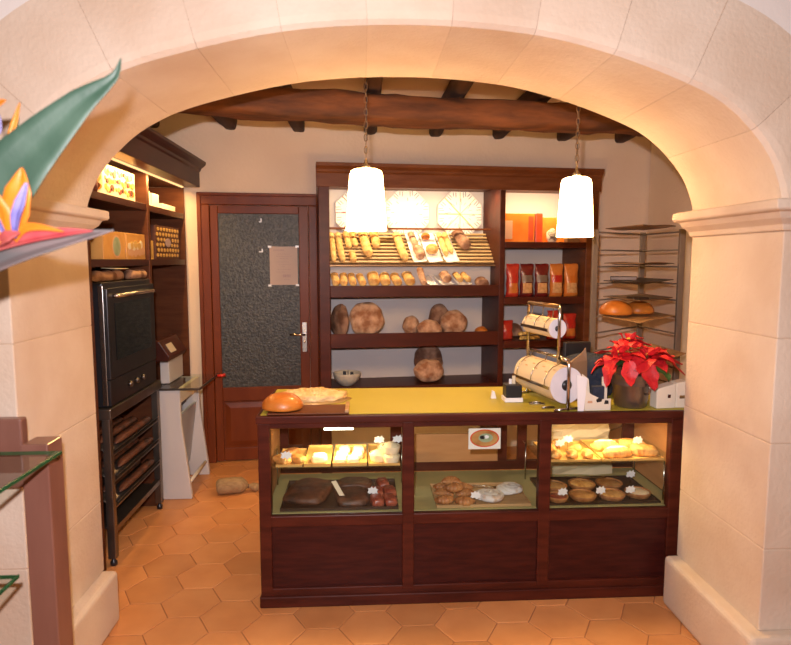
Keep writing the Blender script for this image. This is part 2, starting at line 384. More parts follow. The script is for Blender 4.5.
def pier(sg, xin, name, num):
    """sg=+1: right pier (solid towards +x)"""
    g = G()
    def b(x0, x1, y0, y1, z0, z1, m=0):
        g.box(min(x0, x1), max(x0, x1), y0, y1, z0, z1, m)
    xo = xin + sg * .36
    jz = [.235, .55, .945, 1.325, 1.70]
    for a, c in zip(jz, jz[1:]): b(xin, xo, Y0, Y1, a + .0008, c - .0008)
    b(xin + sg * .003, xo - sg * .003, Y0 + .003, Y1 - .003, .2, 1.72, 1)
    o = g.build(name, ['stone', 'joint'], bevel=.004, seg=2); struct(o)
    # base block with soft upper arris
    g2 = G(); g2.box(min(xin - sg * .06, xo + sg * .02), max(xin - sg * .06, xo + sg * .02), Y0 - .05, Y1 + .004, 0, .236)
    struct(g2.build('baseboard_' + ('right' if sg > 0 else 'left'), 'stone', bevel=.02, seg=3))
    # impost: moulded capital wrapping the pier
    prof = [(0, 1.700), (.012, 1.702), (.016, 1.712), (.018, 1.722), (.030, 1.730), (.048, 1.742), (.060, 1.757), (.064, 1.762), (.085, 1.766), (.092, 1.772), (.092, 1.797), (.088, 1.803), (0, 1.803)]
    rings = []
    for d, z in prof:
        xa = xin - sg * d; xb = xo + sg * d * 0
        ring = [(xa, Y0 - d, z), (xb + sg * .3, Y0 - d, z), (xb + sg * .3, Y1 + d * .05, z), (xa, Y1 + d * .05, z)]
        rings.append(ring)
    g3 = G(); g3.loft(rings, True, True, 0, False)
    struct(g3.build('trim_%d' % num, 'stone', bevel=.002, seg=1))
pier(+1, XR, 'wall_pier_right', 2)
pier(-1, XL, 'wall_pier_left', 3)
# plaster wall around the arch ring, with a real opening
g = G()
pts = [(XL - .355, 0), (XL - .355, 1.785), (XL - .285, 1.785)] + [p for p in outer if p[1] > 1.79] + [(XR + .285, 1.785), (XR + .355, 1.785), (XR + .355, 0)]
fr = [(-4.0, 0)] + [(-4.0, 3.3)] + [(4.4, 3.3)] + [(4.4, 0)]
# strip triangulation between opening and outer rectangle (by projecting radially)
def rimpt(p):
    c = Vector((.16, .9)); d = Vector(p) - c
    if p[1] <= .01: return (-4.0 if p[0] < 0 else 4.4, 0)
    ks = []
    if d.x < 0: ks.append((-4.0 - c.x) / d.x)
    if d.x > 0: ks.append((4.4 - c.x) / d.x)
    if d.y > 0: ks.append((3.3 - c.y) / d.y)
    k = min(ks); q = c + d * k; return (q.x, q.y)
inn = []
for a, b in zip(pts, pts[1:]):
    inn.append(a)
inn.append(pts[-1])
n = len(inn)
YW0, YW1 = Y0 + .004, Y1 - .02
vs = [(x, YW0, z) for x, z in inn] + [(rimpt(p)[0], YW0, rimpt(p)[1]) for p in inn] + [(x, YW1, z) for x, z in inn] + [(rimpt(p)[0], YW1, rimpt(p)[1]) for p in inn]
fs = []
for i in range(n - 1):
    fs.append((i, i + 1, n + i + 1, n + i)); fs.append((2 * n + i, 3 * n + i, 3 * n + i + 1, 2 * n + i + 1)); fs.append((i, 2 * n + i, 2 * n + i + 1, i + 1))
g.add(vs, fs)
struct(g.build('wall_front', 'plasterw'))

# ---- back room shell
g = G()
sL, sR = (LX - 0.2 + 1.25) / CA, (RX + .3 + 1.25) / CA
g.add([Wp(sL, 0, 0), Wp(sR, 0, 0), Wp(sR, 0, CEIL + .1), Wp(sL, 0, CEIL + .1), Wp(sL, -.15, 0), Wp(sR, -.15, 0), Wp(sR, -.15, CEIL + .1), Wp(sL, -.15, CEIL + .1)],
      [(0, 1, 2, 3), (4, 7, 6, 5), (0, 4, 5, 1), (3, 2, 6, 7), (0, 3, 7, 4), (1, 5, 6, 2)])
struct(g.build('wall_back', 'plaster'))
g = G(); g.box(LX - .12, LX, Y1 - .02, 4.74, 0, CEIL + .05); struct(g.build('wall_left', 'plaster'))
g = G(); g.box(RX, RX + .12, Y1 - .02, 5.16, 0, CEIL + .05); struct(g.build('wall_right', 'plaster'))
g = G(); g.box(LX - .1, RX + .1, Y1 - .01, 5.3, CEIL, CEIL + .08); struct(g.build('ceiling', 'ceil'))

# joists run front to back, resting on the rough beam
def log(p0, p1, w, h, nz, seed, n=40, sag=0):
    p0 = Vector(p0); p1 = Vector(p1); rings = []
    d = (p1 - p0).normalized(); a = Vector((-d.y, d.x, 0)).normalized()
    for i in range(n + 1):
        c = p0.lerp(p1, i / n); k = i / n
        ring = []
        for q in range(20):
            t = 2 * PI * q / 20
            cx, cz = math.cos(t), math.sin(t)
            sx = abs(cx) ** .55 * (1 if cx > 0 else -1); sz = abs(cz) ** .55 * (1 if cz > 0 else -1)
            nn = 1 + nz * noise.noise(Vector((k * n * .22 + seed, cx * 1.1, cz * 1.1))) + nz * .5 * noise.noise(Vector((k * n * .6 + seed, cx * 2, cz * 2 + 5)))
            ring.append(c + a * (sx * w / 2 * nn) + Z3 * (sz * h / 2 * nn + sag * noise.noise(Vector((k * 3 + seed, 0, 0)))))
        rings.append(ring)
    return rings
g = G(); g.loft(log((-1.695, 3.50, 2.495), (2.44, 3.93, 2.462), .19, .165, .20, 3.0, 70, .02)); o = g.build('ceiling_beam', 'beam')
struct(o)
for i, s in enumerate([-.30, .26, .77, 1.33, 1.85, 2.38, 2.93, 3.45]):
    g = G(); e = Wp(s, .003, 2.645); st = Vector((e.x - (e.y - 2.66) * .0, 2.66, 2.645))
    g.loft(log(st, e, .10, .13, .12, 20 + i * 3, 30, .008)); struct(g.build('ceiling_joist', 'joist'))

# ---- door on the back wall
mw = Matrix.Translation(B0) @ Matrix.Rotation(AW, 4, 'Z')
def wroot(name, struct_=True):
    o = bpy.data.objects.new(name, None); COL.objects.link(o); o.matrix_world = mw
    if struct_: o['kind'] = 'structure'
    return o
dr = wroot('door_1')
g = G()  # stepped architrave
for x0, x1, z0, z1 in ((.01, .089, 0, 2.02), (.836, .915, 0, 2.02), (.01, .915, 2.02, 2.092)): g.box(x0, x1, -.045, -.001, z0, z1)
for x0, x1, z0, z1 in ((.0, .03, 0, 2.092), (.895, .925, 0, 2.092), (0, .925, 2.085, 2.11)): g.box(x0, x1, -.06, -.001, z0, z1)
g.build('door_frame', 'door', dr, bevel=.006)
g = G()
def dbox(x0, x1, z0, z1, t0=.004, t1=.034, m=0): g.box(x0, x1, -t1, -t0, z0, z1, m)
dbox(.091, .150, .01, 2.017); dbox(.760, .834, .01, 2.017); dbox(.150, .760, 1.955, 2.017); dbox(.150, .760, .49, .60); dbox(.150, .760, .01, .11)
leaf = g.build('door_leaf', 'door', dr, bevel=.005)
g = G(); g.box(.150, .760, -.016, -.006, .11, .49)
g.loft([[(.165, -.016, .125), (.745, -.016, .125), (.745, -.016, .475), (.165, -.016, .475)], [(.205, -.027, .165), (.705, -.027, .165), (.705, -.027, .435), (.205, -.027, .435)]], True, True, 0, False)
g.build('door_panel', 'door', dr)
g = G(); g.box(.150, .760, -.018, -.010, .60, 1.955); g.build('door_pane', 'dglass', dr)
g = G(); g.box(.774, .812, -.042, -.034, .87, 1.11); g.build('door_plate', 'steel', dr, bevel=.003)
g = G(); g.tube([(.793, -.04, 1.015), (.793, -.085, 1.015), (.775, -.09, 1.016), (.675, -.088, 1.02)], .0085, 10); g.cyl((.793, -.042, .95), (.793, -.048, .95), .008)
g.build('door_handle', 'chrome', dr)
# notice taped to the pane
g = G(); g.box(0, .215, -.0015, 0, 0, .30)
nt_ = thing('paper_notice', 'paper notice taped inside the upper glass of the brown door', 'notice', mtx=mw @ Matrix.Translation((.532, -.0185, 1.405)))
g.build('sheet', 'notice', nt_)
g = G()
rr = random.Random(4)
for z, a, b, h in ((.268, .03, .11, .008), (.240, .06, .16, .003), (.222, .05, .17, .003), (.205, .08, .14, .003), (.178, .05, .15, .003), (.16, .07, .17, .003), (.145, .09, .12, .003), (.12, .06, .16, .003), (.10, .05, .13, .003), (.06, .10, .16, .022), (.04, .11, .15, .004)):
    x = a
    while x < b:
        w = rr.uniform(.006, .016); g.box(x, min(x + w, b), -.0022, -.0016, z, z + h); x += w + .004
g.build('faint_print', 'inkfaint', nt_)
for x, z in ((-.012, .29), (.2, .292), (-.015, -.012), (.198, -.01)):
    g = G(); g.box(x, x + .026, -.003, -.0016, z, z + .016); g.build('tape', 'tape', nt_)
g = G(); g.box(0, .02, -.002, 0, 0, .008); g.box(.012, .022, -.002, 0, .006, .03)
tag(place(g.build('tape_scrap', 'tape'), None, mtx=mw @ Matrix.Translation((.456, -.0185, 1.89))), 'small curl of clear tape near the top middle of the door glass', 'tape')
g = G(); g.box(0, .03, -.002, 0, 0, .007); g.box(.02, .03, -.002, 0, .006, .026)
tag(place(g.build('tape_scrap', 'tape'), None, mtx=mw @ Matrix.Translation((.452, -.0185, 1.66))), 'small scrap of tape on the door glass left of the notice', 'tape')

# ================================================================== SHELF UNIT on the back wall
un = thing('display_shelving', 'tall brown wooden bakery shelving with two bays against the back wall', 'shelving', mtx=mw)
D = .45
g = G(); g.box(.90, .978, -D, -.02, 0, 2.16); g.build('side_panel', 'unitd', un, bevel=.004)
g = G(); g.box(2.255, 2.297, -D, -.02, 0, 2.16); g.build('divider', 'unitd', un, bevel=.004)
g = G(); g.box(2.95, 3.045, -D, -.02, 0, 2.16); g.build('side_panel', 'unit', un, bevel=.004)
g = G()
g.box(.90, 3.045, -D - .005, -.02, 2.15, 2.235)
cor = [(-D - .005, 2.120), (-D - .02, 2.120), (-D - .02, 2.215), (-D - .03, 2.225), (-D - .035, 2.24), (-D - .055, 2.262), (-D - .062, 2.285), (-D + .05, 2.285)]
g.prism(cor,   .885, 3.052, lambda u, v, w: (w, u, v))
g.build('cornice', 'unit', un, bevel=.002, seg=1)
g = G(); g.box(.978, 2.255, -.022, -.006, .60, 2.15); g.box(2.297, 2.95, -.022, -.006, .60, 2.15); g.build('back_panel', 'panelw', un)
g = G(); g.box(.978, 2.255, -.088, -.022, 1.778, 1.786); g.box(.978, 2.255, -.228, -.215, 1.832, 1.847); g.build('ledge', 'unit', un, bevel=.002)
def shelf(x0, x1, z0, z1, name='shelf', sur=None):
    sur = sur if sur is not None else z1 - .02
    g = G(); g.box(x0, x1, -D + .02, -.022, sur - .022, sur); g.box(x0 - .0, x1, -D, -D + .02, z0, z1)
    return g.build(name, 'unitd', un, bevel=.003)
shelf(.978, 2.255, 1.327, 1.412, sur=1.347); shelf(.978, 2.255, .953, 1.058, sur=1.005); shelf(.978, 2.255, .595, .657, sur=.645)
shelf(2.297, 2.95, 1.69, 1.737, sur=1.735); shelf(2.297, 2.95, 1.262, 1.317, sur=1.312); shelf(2.297, 2.95, .925, .977, sur=.972); shelf(2.297, 2.95, .595, .657, sur=.645)
# inclined slatted rack
T0, Zt, T1, Zb = .095, 1.815, .345, 1.572
dsl = (N3 * (T1 - T0) - Z3 * (Zt - Zb)).normalized(); nsl = (N3 * (Zt - Zb) + Z3 * (T1 - T0)).normalized(); LSL = math.hypot(T1 - T0, Zt - Zb)
g = G()
nsl_l = Vector((0, -(Zt - Zb), (T1 - T0))).normalized(); dl = Vector((0, -(T1 - T0), -(Zt - Zb))).normalized()
for k in range(9):
    v0 = LSL * (k + .12) / 9; v1 = v0 + LSL / 9 * .46
    o = Vector((0, -T0, Zt))
    a, b = o + dl * v0, o + dl * v1
    q = []
    for x in (.98, 2.253):
        for p in (a, b):
            for h in (-.012, 0): q.append(Vector((x, 0, 0)) + Vector((0, p.y, p.z)) + nsl_l * h)
    g.add(q, [(0, 2, 3, 1), (4, 5, 7, 6), (0, 1, 5, 4), (2, 6, 7, 3), (0, 4, 6, 2), (1, 3, 7, 5)])
g.build('slatted_rack', 'slat', un)
g = G(); o = Vector((0, -T0, Zt)); a, b = o + dl * (LSL * .16) - nsl_l * .02, o + dl * LSL - nsl_l * .02
g.add([(x, p.y, p.z) for x in (.98, 2.253) for p in (a, b)], [(0, 1, 3, 2)]); g.build('rack_backing', 'slatbg', un)
g = G(); g.box(.98, 2.253, -T1 - .012, -T1 + .006, 1.552, 1.566); g.build('front_rail', 'brass', un, bevel=.002)
g = G(); g.box(.98, 2.253, -.238, -.230, 1.376, 1.615); g.box(.98, 2.253, -.43, -.238, 1.370, 1.376); g.build('white_trough', 'panelw', un)
g = G(); g.box(1.0, 2.23, -.44, -.40, 2.130, 2.149); g.build('light_strip', 'tube', un)
g = G(); g.box(2.32, 2.93, -.44, -.40, 2.130, 2.149); g.build('light_strip', 'tube', un)

# ---- octagonal cardboard pastry boxes standing on the ledge
def octbox(label, ink, kind):
    t = thing('octagonal_box', label, 'box', group=None)
    R8 = .1945; c = .1797
    P = [(R8 * math.cos(PI / 8 + k * PI / 4), R8 * math.sin(PI / 8 + k * PI / 4) + c) for k in range(8)]
    g = G(); g.prism(P, 0, .045, lambda u, v, w: (u, w, v)); g.build('carton', 'octo', t, bevel=.004)
    gi = G(); gg = G()
    Y = -.0012
    def bar(gx, a, r0, r1, w, m=0, off=0):
        ca, sa = math.cos(a), math.sin(a)
        q = []
        for r, s_ in ((r0, -w), (r0, w), (r1, w), (r1, -w)):
            q.append((r * ca - (s_ + off) * sa, r * sa + (s_ + off) * ca + c))
        gx.prism(q, Y - .0006, Y + .001, lambda u, v, w_: (u, w_, v), m)
    for k in range(8):
        a = k * PI / 4
        if kind == 'red': bar(gi, a, .05, .178, .003)
        if kind == 'tan': bar(gi, a, .0, .177, .0045 if k in (4, 3, 7) else .002)
        for off, r0, r1 in ((-.052, .138, .174), (-.034, .130, .172), (.028, .134, .172), (.048, .142, .174), (-.012, .10, .125)):
            bar(gg, a + .05, r0, r1, .0032, 0, off)
        if kind == 'tan':
            for off in (-.02, .022): bar(gg, a + .1, .075, .1, .002, 0, off)
    if gi.v: gi.build('radial_lines', ink, t)
    gg.build('printed_marks', 'inkgrey', t)
    return t
for s, lab, ink, kind in ((1.225, 'white octagonal carton with red radial lines, half hidden behind left lamp', 'inkred', 'red'), (1.610, 'white octagonal carton with plain centre, middle one of the top shelf', 'inkgrey', 'plain'), (2.045, 'white octagonal carton with tan spokes and grey marks at right end of top shelf', 'inktan', 'tan')):
    t = octbox(lab, ink, kind); t['group'] = 'octagonal cartons on the top shelf'
    place(t, None, mtx=mw @ Matrix.Translation((s, -.078, 1.787)) @ Matrix.Rotation(-.015, 4, 'X'))

# ---- breads
def crescent_slash(x, y, z): return 1 + (.10 * max(0, math.sin(x * 9 + y * 3)) * max(0, z))
def baguette_mesh(L, r, seed=0, taper=.35, slashes=5, flat=.8):
    """long axis X, resting on z=0"""
    rings = []; N = 34; nu = 16
    for i in range(N + 1):
        k = i / N; x = (k - .5) * L
        e = min(1, (min(k, 1 - k) / .16)) if min(k, 1 - k) < .16 else 1
        rad = r * (taper + (1 - taper) * math.sin(e * PI / 2)) * (1 if 0 < i < N else .35)
        ring = []
        for j in range(nu):
            t = 2 * PI * j / nu
            y, z = math.cos(t), math.sin(t)
            top = max(0, z)
            ph = (k * slashes * 1.0 + y * .12) % 1
            sl = .16 * top * math.exp(-((ph - .5) / .16) ** 2) if .1 < k < .9 else 0
            kk = 1 + sl - .06 * top + .05 * noise.noise(Vector((k * 9 + seed, y, z)))
            zz = z * rad * flat * kk
            zz = max(zz, -rad * flat * .8)
            ring.append((x, y * rad * kk + .15 * r * math.sin(k * 3 + seed), zz + rad * flat * .8 + (r - rad) * .25 * flat))
        rings.append(ring)
    g = G(); g.loft(rings); return g
def onslat(v, s, h=0): return Wp(s, 0, 0) + N3 * T0 + Z3 * Zt + dsl * (LSL * v) + nsl * h
def slat_mtx(s0, v0, s1, v1, h=.002):
    a = onslat(v0, s0, h); b = onslat(v1, s1, h); x = (b - a).normalized(); z = nsl; y = z.cross(x).normalized()
    m = Matrix((x, y, z)).transposed().to_4x4(); m.translation = (a + b) / 2; return m, (b - a).length
GR = 'golden baguettes on the slatted rack'
for i, (s0, v0, s1, v1, r, lab) in enumerate([
    (1.003, .02, 1.012, 1.0, .0215, 'slim golden baguette at the far left edge of slatted rack, beside shelf upright'),
    (1.055, .02, 1.082, 1.0, .025, 'full length golden baguette second from left on the slatted rack'),
    (1.112, .02, 1.135, .56, .025, 'shorter baguette third from left high on the slatted rack'),
    (1.166, .02, 1.192, .50, .023, 'short crusty baguette fourth from left, touching rack top'),
    (1.150, .64, 1.156, 1.0, .024, 'stubby roll at the rack bottom, under the third and fourth baguettes'),
    (1.245, .02, 1.285, .84, .036, 'thick golden loaf below left pendant lamp on the slatted rack'),
    (1.330, .02, 1.343, .55, .032, 'short thick golden loaf right of the thickest one under left lamp'),
    (1.508, .02, 1.558, .97, .033, 'single pointed golden loaf standing apart left of the white paper trays')]):
    m, l = slat_mtx(s0, v0, s1, v1)
    o = baguette_mesh(l * .98, r, i * 3.1, slashes=max(2, int(l / .07))).build('baguette', 'baguette')
    tag(place(o, None, mtx=m), lab, 'bread', GR)
def papertray(w, l, lab, group):
    """open paper sleeve: U section along X with crinkled lower end"""
    rings = []
    for i in range(13):
        x = (i / 12 - .5) * l; ring = []
        for q, (y, z) in enumerate([(-.5, .10), (-.46, .0), (-.2, .0), (0, 0), (.2, 0), (.46, 0), (.5, .10)]):
            jit = .04 * noise.noise(Vector((i * .9, q * 1.3, w * 40)))
            ring.append((x, (y + jit) * w, (z + abs(jit) * .5) * w + .0015 + (.012 * (i - 10) * .5 * (1 + jit * 20) if i > 10 else 0)))
        rings.append(ring)
    g = G(); g.loft(rings, False, False, 0, False)
    o = g.build('paper_sleeve', 'paper'); so = o.modifiers.new('t', 'SOLIDIFY'); so.thickness = .001
    return tag(o, lab, 'paper tray', group)
GP = 'white paper sleeves on the slatted rack'
for s0, s1, w, lab in ((1.635, 1.665, .105, 'white paper sleeve holding a long brown loaf, left of three'), (1.752, 1.785, .118, 'white paper sleeve holding two round rolls, middle of three'), (1.878, 1.915, .112, 'white paper sleeve holding two side by side baguettes, right of three')):
    m, l = slat_mtx(s0, .03, s1, .99, .001)
    place(papertray(w, l, lab, GP), None, mtx=m)
m, l = slat_mtx(1.628, .04, 1.650, .5, .006); tag(place(baguette_mesh(l, .026, 5, slashes=2).build('bread_roll', 'crust'), None, mtx=m), 'brown seeded roll high in the left white paper sleeve', 'bread')
m, l = slat_mtx(1.652, .52, 1.670, .90, .006); tag(place(baguette_mesh(l, .036, 6, slashes=2).build('bread_roll', 'crust'), None, mtx=m), 'plumper brown roll low in the left white paper sleeve', 'bread')
m, l = slat_mtx(1.742, .08, 1.748, .30, .006); tag(place(G().blob(.034, .036, .026, seed=2).build('bread_roll', 'bun'), None, mtx=m), 'small round brown roll high in the middle paper sleeve', 'bread')
m, l = slat_mtx(1.768, .45, 1.776, .80, .006); tag(place(G().blob(.045, .050, .036, seed=4, ridge=crescent_slash).build('bread_roll', 'baguette'), None, mtx=m), 'larger round golden roll low in the middle paper sleeve', 'bread')
m, l = slat_mtx(1.850, .02, 1.885, .80, .006); tag(place(baguette_mesh(l, .023, 8, slashes=4).build('baguette', 'baguette'), None, mtx=m), 'left baguette of the pair in the right white paper sleeve', 'bread')
m, l = slat_mtx(1.902, .02, 1.930, .72, .006); tag(place(baguette_mesh(l, .022, 9, slashes=4).build('baguette', 'baguette'), None, mtx=m), 'right baguette of the pair in the right white paper sleeve', 'bread')
m, l = slat_mtx(1.995, .02, 2.050, .60, .002); tag(place(baguette_mesh(l, .048, 12, slashes=2).build('oval_loaf', 'crustd'), None, mtx=m), 'dark oval loaf at the right end of the slatted rack', 'bread')
# lower trough
def trough(s, t, z, L, r, ang, tilt, name, material, lab, group, seed, sl=2):
    x = (N3 * math.cos(ang) + U3 * math.sin(ang)) * math.cos(tilt) - Z3 * math.sin(tilt)
    y = Z3.cross(x).normalized(); zz = x.cross(y)
    m = Matrix((x, y, zz)).transposed().to_4x4(); m.translation = Wp(s, t, z)
    o = baguette_mesh(L, r, seed, slashes=sl).build(name, material)
    return tag(place(o, None, mtx=m), lab, 'bread', group)
GL = 'golden loaves in the lower trough'
for i, (s, r, ang, tl, lab) in enumerate([(1.016, .031, .25, .5, 'golden loaf at the left end of the lower trough'), (1.082, .030, .25, .5, 'golden loaf second from left in the lower trough'),
    (1.147, .029, .2, .45, 'golden loaf third from left in the lower trough'), (1.212, .030, .1, .3, 'golden loaf fourth from left in the lower trough'),
    (1.300, .046, 0, .2, 'rounded golden loaf alone in the middle of the lower trough'), (1.393, .040, 0, .2, 'golden loaf right of the rounded one in the lower trough'),
    (1.478, .037, 0, .2, 'pale flat loaf between two golden loaves, middle of lower trough'), (1.568, .042, -.15, .35, 'golden loaf left of the brown leaning loaf in lower trough')]):
    trough(s, .338, 1.379 + .07 * math.sin(tl * .4 + .45) + .024, .140, r * .96, .10, tl * .4 + .45, 'bread_loaf', 'baguette', lab, GL, i * 1.7)
trough(1.668, .372, 1.470, .17, .026, .30, .95, 'bread_loaf', 'crust', 'long brown loaf leaning steeply out of the lower trough', None, 3, 3)
GQ = 'white paper sleeves in the lower trough'
for i, (s, w, lab) in enumerate([(1.735, .075, 'crumpled white paper beside the leaning brown loaf'), (1.845, .11, 'white paper sleeve with seeded roll, middle of lower trough right half'), (1.98, .12, 'white paper sleeve with two pale loaves near trough right end')]):
    x = (N3 * .80 + U3 * .25 - Z3 * .5).normalized(); y = Z3.cross(x).normalized(); zz = x.cross(y)
    m = Matrix((x, y, zz)).transposed().to_4x4(); m.translation = Wp(s, .345, 1.440)
    place(papertray(w, .15, lab, GQ), None, mtx=m)
trough(1.850, .352, 1.452, .11, .040, .3, .5, 'bread_roll', 'crust', 'seeded brown roll in paper in the lower trough', None, 7)
trough(1.952, .355, 1.458, .12, .026, .4, .5, 'bread_loaf', 'baguette', 'left pale loaf of two in paper at trough right', None, 8)
trough(2.014, .355, 1.458, .12, .026, .4, .5, 'bread_loaf', 'baguette', 'right pale loaf of two in paper at trough right', None, 9)
trough(2.150, .350, 1.398, .10, .048, 0, .3, 'round_roll', 'crustd', 'dark round roll at the right end of the lower trough', None, 10)

# big round loaves (stand on edge, leaning back)
def boule(rx, rz, d, lab, s, t, z, material='crust', seed=0, rot=0, lean=.15, cross=True, grp=None):
    def rid(x, y, zz):
        k = 1.0
        if cross and zz > 0: k -= .10 * math.exp(-(x * 6 + .4 * math.sin(y * 5)) ** 2) + .08 * math.exp(-(y * 6 - x * 2) ** 2)
        return k
    g = G(); g.blob(rx, rz, d, nz=.10, fr=7, seed=seed, bottom=.35, nu=36, nv=20, ridge=rid)
    # local: X wide, Y -> vertical, Z -> towards the room
    x = U3 * math.cos(rot) + N3 * math.sin(rot); zz = x.cross(Z3) ; y = Z3
    zz = (zz * math.cos(lean) + Z3 * math.sin(lean)).normalized(); y = zz.cross(x).normalized()
    m = Matrix((x, y, zz)).transposed().to_4x4(); m.translation = Wp(s, t, z)
    return tag(place(g.build('round_loaf', material), None, mtx=m), lab, 'bread', grp)
GB = 'round country loaves on the shelves'
boule(.134, .134, .07, 'largest round country loaf with cracked floury crust, upright on middle shelf', 1.262, .26, 1.145, seed=1, grp=GB)
boule(.13, .128, .06, 'round loaf turned edge on at the left end of middle shelf', 1.085, .25, 1.135, seed=4, rot=1.25, lean=.1, cross=False, material='crustd', grp=GB)
boule(.068, .076, .055, 'small brown loaf at the left of the loaf cluster, middle shelf', 1.625, .20, 1.086, seed=6, rot=.3, cross=False, grp=GB)
boule(.098, .070, .05, 'low pale loaf in front of the loaf cluster on the middle shelf', 1.730, .355, 1.073, seed=8, cross=False, grp=GB)
boule(.088, .118, .05, 'dark round loaf behind the loaf cluster, tallest on middle shelf right', 1.865, .12, 1.130, 'crustd', seed=10, cross=False, grp=GB)
boule(.108, .100, .06, 'rounded square loaf with even floury crust, right of the loaf cluster', 1.945, .27, 1.108, seed=12, cross=False, grp=GB)
tag(place(G().blob(.055, .05, .05, seed=3, bottom=.4).build('bread_roll', 'bun'), Wp(2.165, .30, 1.007)), 'small golden roll alone at the right end of middle shelf', 'bread')
boule(.118, .135, .055, 'dark grey brown round loaf at the back of the lowest shelf', 1.775, .12, .790, 'crustd', seed=14, cross=False, grp=GB)
boule(.122, .092, .06, 'floury oval loaf in front on the lowest shelf, above the counter', 1.740, .30, .741, seed=16, rot=-.15, grp=GB)
# bowl
t = thing('ceramic_bowl', 'cream ceramic bowl at the left end of the lowest shelf', 'bowl', Wp(1.106, .30, .647))
g = G(); g.lathe([(.0, 0), (.045, 0), (.05, .008), (.07, .02), (.095, .05), (.106, .085), (.108, .098), (.101, .098), (.096, .075), (.075, .035), (.04, .018), (0, .016)], 32, cap=False); g.build('bowl_body', 'bowl', t)
g = G(); g.box(-.03, -.005, -.02, .02, .06, .105); g.box(.005, .012, -.03, .03, .05, .108); g.box(.025, .05, -.01, .02, .05, .10); g.build('packets', ['black'], t, bevel=.002)

# ---- right bays of the unit
def cbox(name, w, d, h, material, lab, cat, loc, rz=0, group=None, lid=None, extra=None, bev=.003):
    t = thing(name, lab, cat, loc, rz, group)
    G().box(-w / 2, w / 2, -d / 2, d / 2, 0, h).build('box_body', material, t, bevel=bev)
    if extra: extra(t, w, d, h)
    return t
def window(t, w, d, h):
    g = G(); g.box(-w * .46, -w * .22, -d / 2 - .0015, -d / 2, h * .12, h * .75); g.build('printed_panel', 'pattp', t)
    g = G(); g.box(w * .30, w * .46, -d / 2 - .0015, -d / 2, h * .08, h * .9); g.build('red_band', 'redbox', t)
cbox('gift_box', .25, .08, .222, 'orabox', 'large shiny orange box, leftmost on the lit right-hand shelf', 'box', Wp(2.447, .30, 1.736), AW, 'orange boxes on the lit right shelf', extra=window)
cbox('gift_box', .055, .08, .225, 'redbox', 'narrow red orange box between the large and the wide orange box', 'box', Wp(2.61, .30, 1.736), AW, 'orange boxes on the lit right shelf')
cbox('gift_box', .24, .06, .200, 'orabox', 'wide orange box partly hidden behind right pendant lamp', 'box', Wp(2.775, .24, 1.736), AW, 'orange boxes on the lit right shelf')
t = thing('wrapped_sweets', 'small clear packet with dark and white swirls before the orange box', 'packet', Wp(2.715, .335, 1.736), AW)
g = G(); g.blob(.045, .028, .058, bottom=.8, nz=.2, seed=3); g.build('packet', 'patt1', t)
g = G()
for k in range(9):
    a = k * .8; z = .02 + k * .009
    g.tube([(-.035 + .01 * math.sin(a), -.030, z), (-.01, -.036, z + .01 * math.cos(a)), (.015, -.036, z - .004), (.036, -.028, z + .008 * math.sin(a * 2))], .0022, 6)
g.build('swirls', 'pattd', t)
cbox('small_box', .10, .06, .04, 'trayd', 'low brown box at the right end under the pendant lamp', 'box', Wp(2.885, .33, 1.736), AW)

def foodbag(w, h, d, body, band, food, lab, loc, grp, rz=AW, food2=True):
    t = thing('biscuit_bag', lab, 'food bag', loc, rz, grp)
    rings = []
    for i in range(11):
        k = i / 10; z = k * h; th = d * (.5 + .5 * math.sin(PI * min(1, k * 1.15 + .12))) if k < .88 else d * (.22 - .2 * (k - .88) / .12)
        ww = w * (1 - .07 * math.sin(k * PI)) / 2; jit = .003 * math.sin(k * 17 + w * 100)
        rings.append([(math.cos(a) * ww * (1 if abs(math.cos(a)) > .3 else 1) + jit, (math.sin(a) * th / 2), z + .004 * math.sin(a * 3 + k * 5) * (i > 0) + .0006) for a in [2 * PI * q / 20 for q in range(20)]])
    g = G(); g.loft(rings); g.build('bag', body, t)
    def patch(z0, z1, x, m, nm, lift=.0015):
        g = G(); r2 = []
        for i in range(6):
            z = z0 + (z1 - z0) * i / 5; k = z / h; th = d * (.5 + .5 * math.sin(PI * min(1, k * 1.15 + .12))); ww = w * (1 - .07 * math.sin(k * PI)) / 2
            r2.append([(math.cos(a) * ww, -math.sin(a) * th / 2 - lift, z) for a in [math.acos(x) + (PI - 2 * math.acos(x)) * q / 8 for q in range(9)]])
        g.loft(r2, False, False); g.build(nm, m, t)
    if band: patch(h * .45, h * .66, .85, band, 'label_band')
    if food: patch(h * .12, h * .42, .7, food, 'clear_window')
    return t
GG = 'food bags on the middle right shelf'
for s, w, b, bd, fd, lab in ((2.392, .105, 'redbag', None, 'orabag', 'plain red bag, leftmost of five on the middle right shelf'), (2.508, .112, 'darkbag', 'greyband', 'biscuit', 'dark bag with grey band and biscuits, second of five'),
    (2.630, .115, 'darkbag', 'greyband', 'biscuit', 'dark bag with grey band, middle one of the five bags'), (2.752, .11, 'orabag', 'redbag', 'biscuit', 'orange bag with a red band, fourth of the five bags'), (2.875, .12, 'orabag', None, 'biscuit', 'all orange bag, rightmost of five on the middle right shelf')):
    foodbag(w, .255, .07, b, bd, fd, lab, Wp(s, .36, 1.314), GG)
GH = 'bags on the lower right shelf'
foodbag(.10, .15, .07, 'redbag', None, None, 'small red bag at the left end of the lower right shelf', Wp(2.375, .30, .974), GH)
foodbag(.115, .225, .08, 'redbag', None, 'orabag', 'tall red bag behind the paper rolls, left of two on lower right shelf', Wp(2.755, .33, .974), GH)
foodbag(.11, .20, .08, 'redbag', None, 'orabag', 'tall red bag at the right end of the lower right shelf', Wp(2.888, .33, .974), GH)
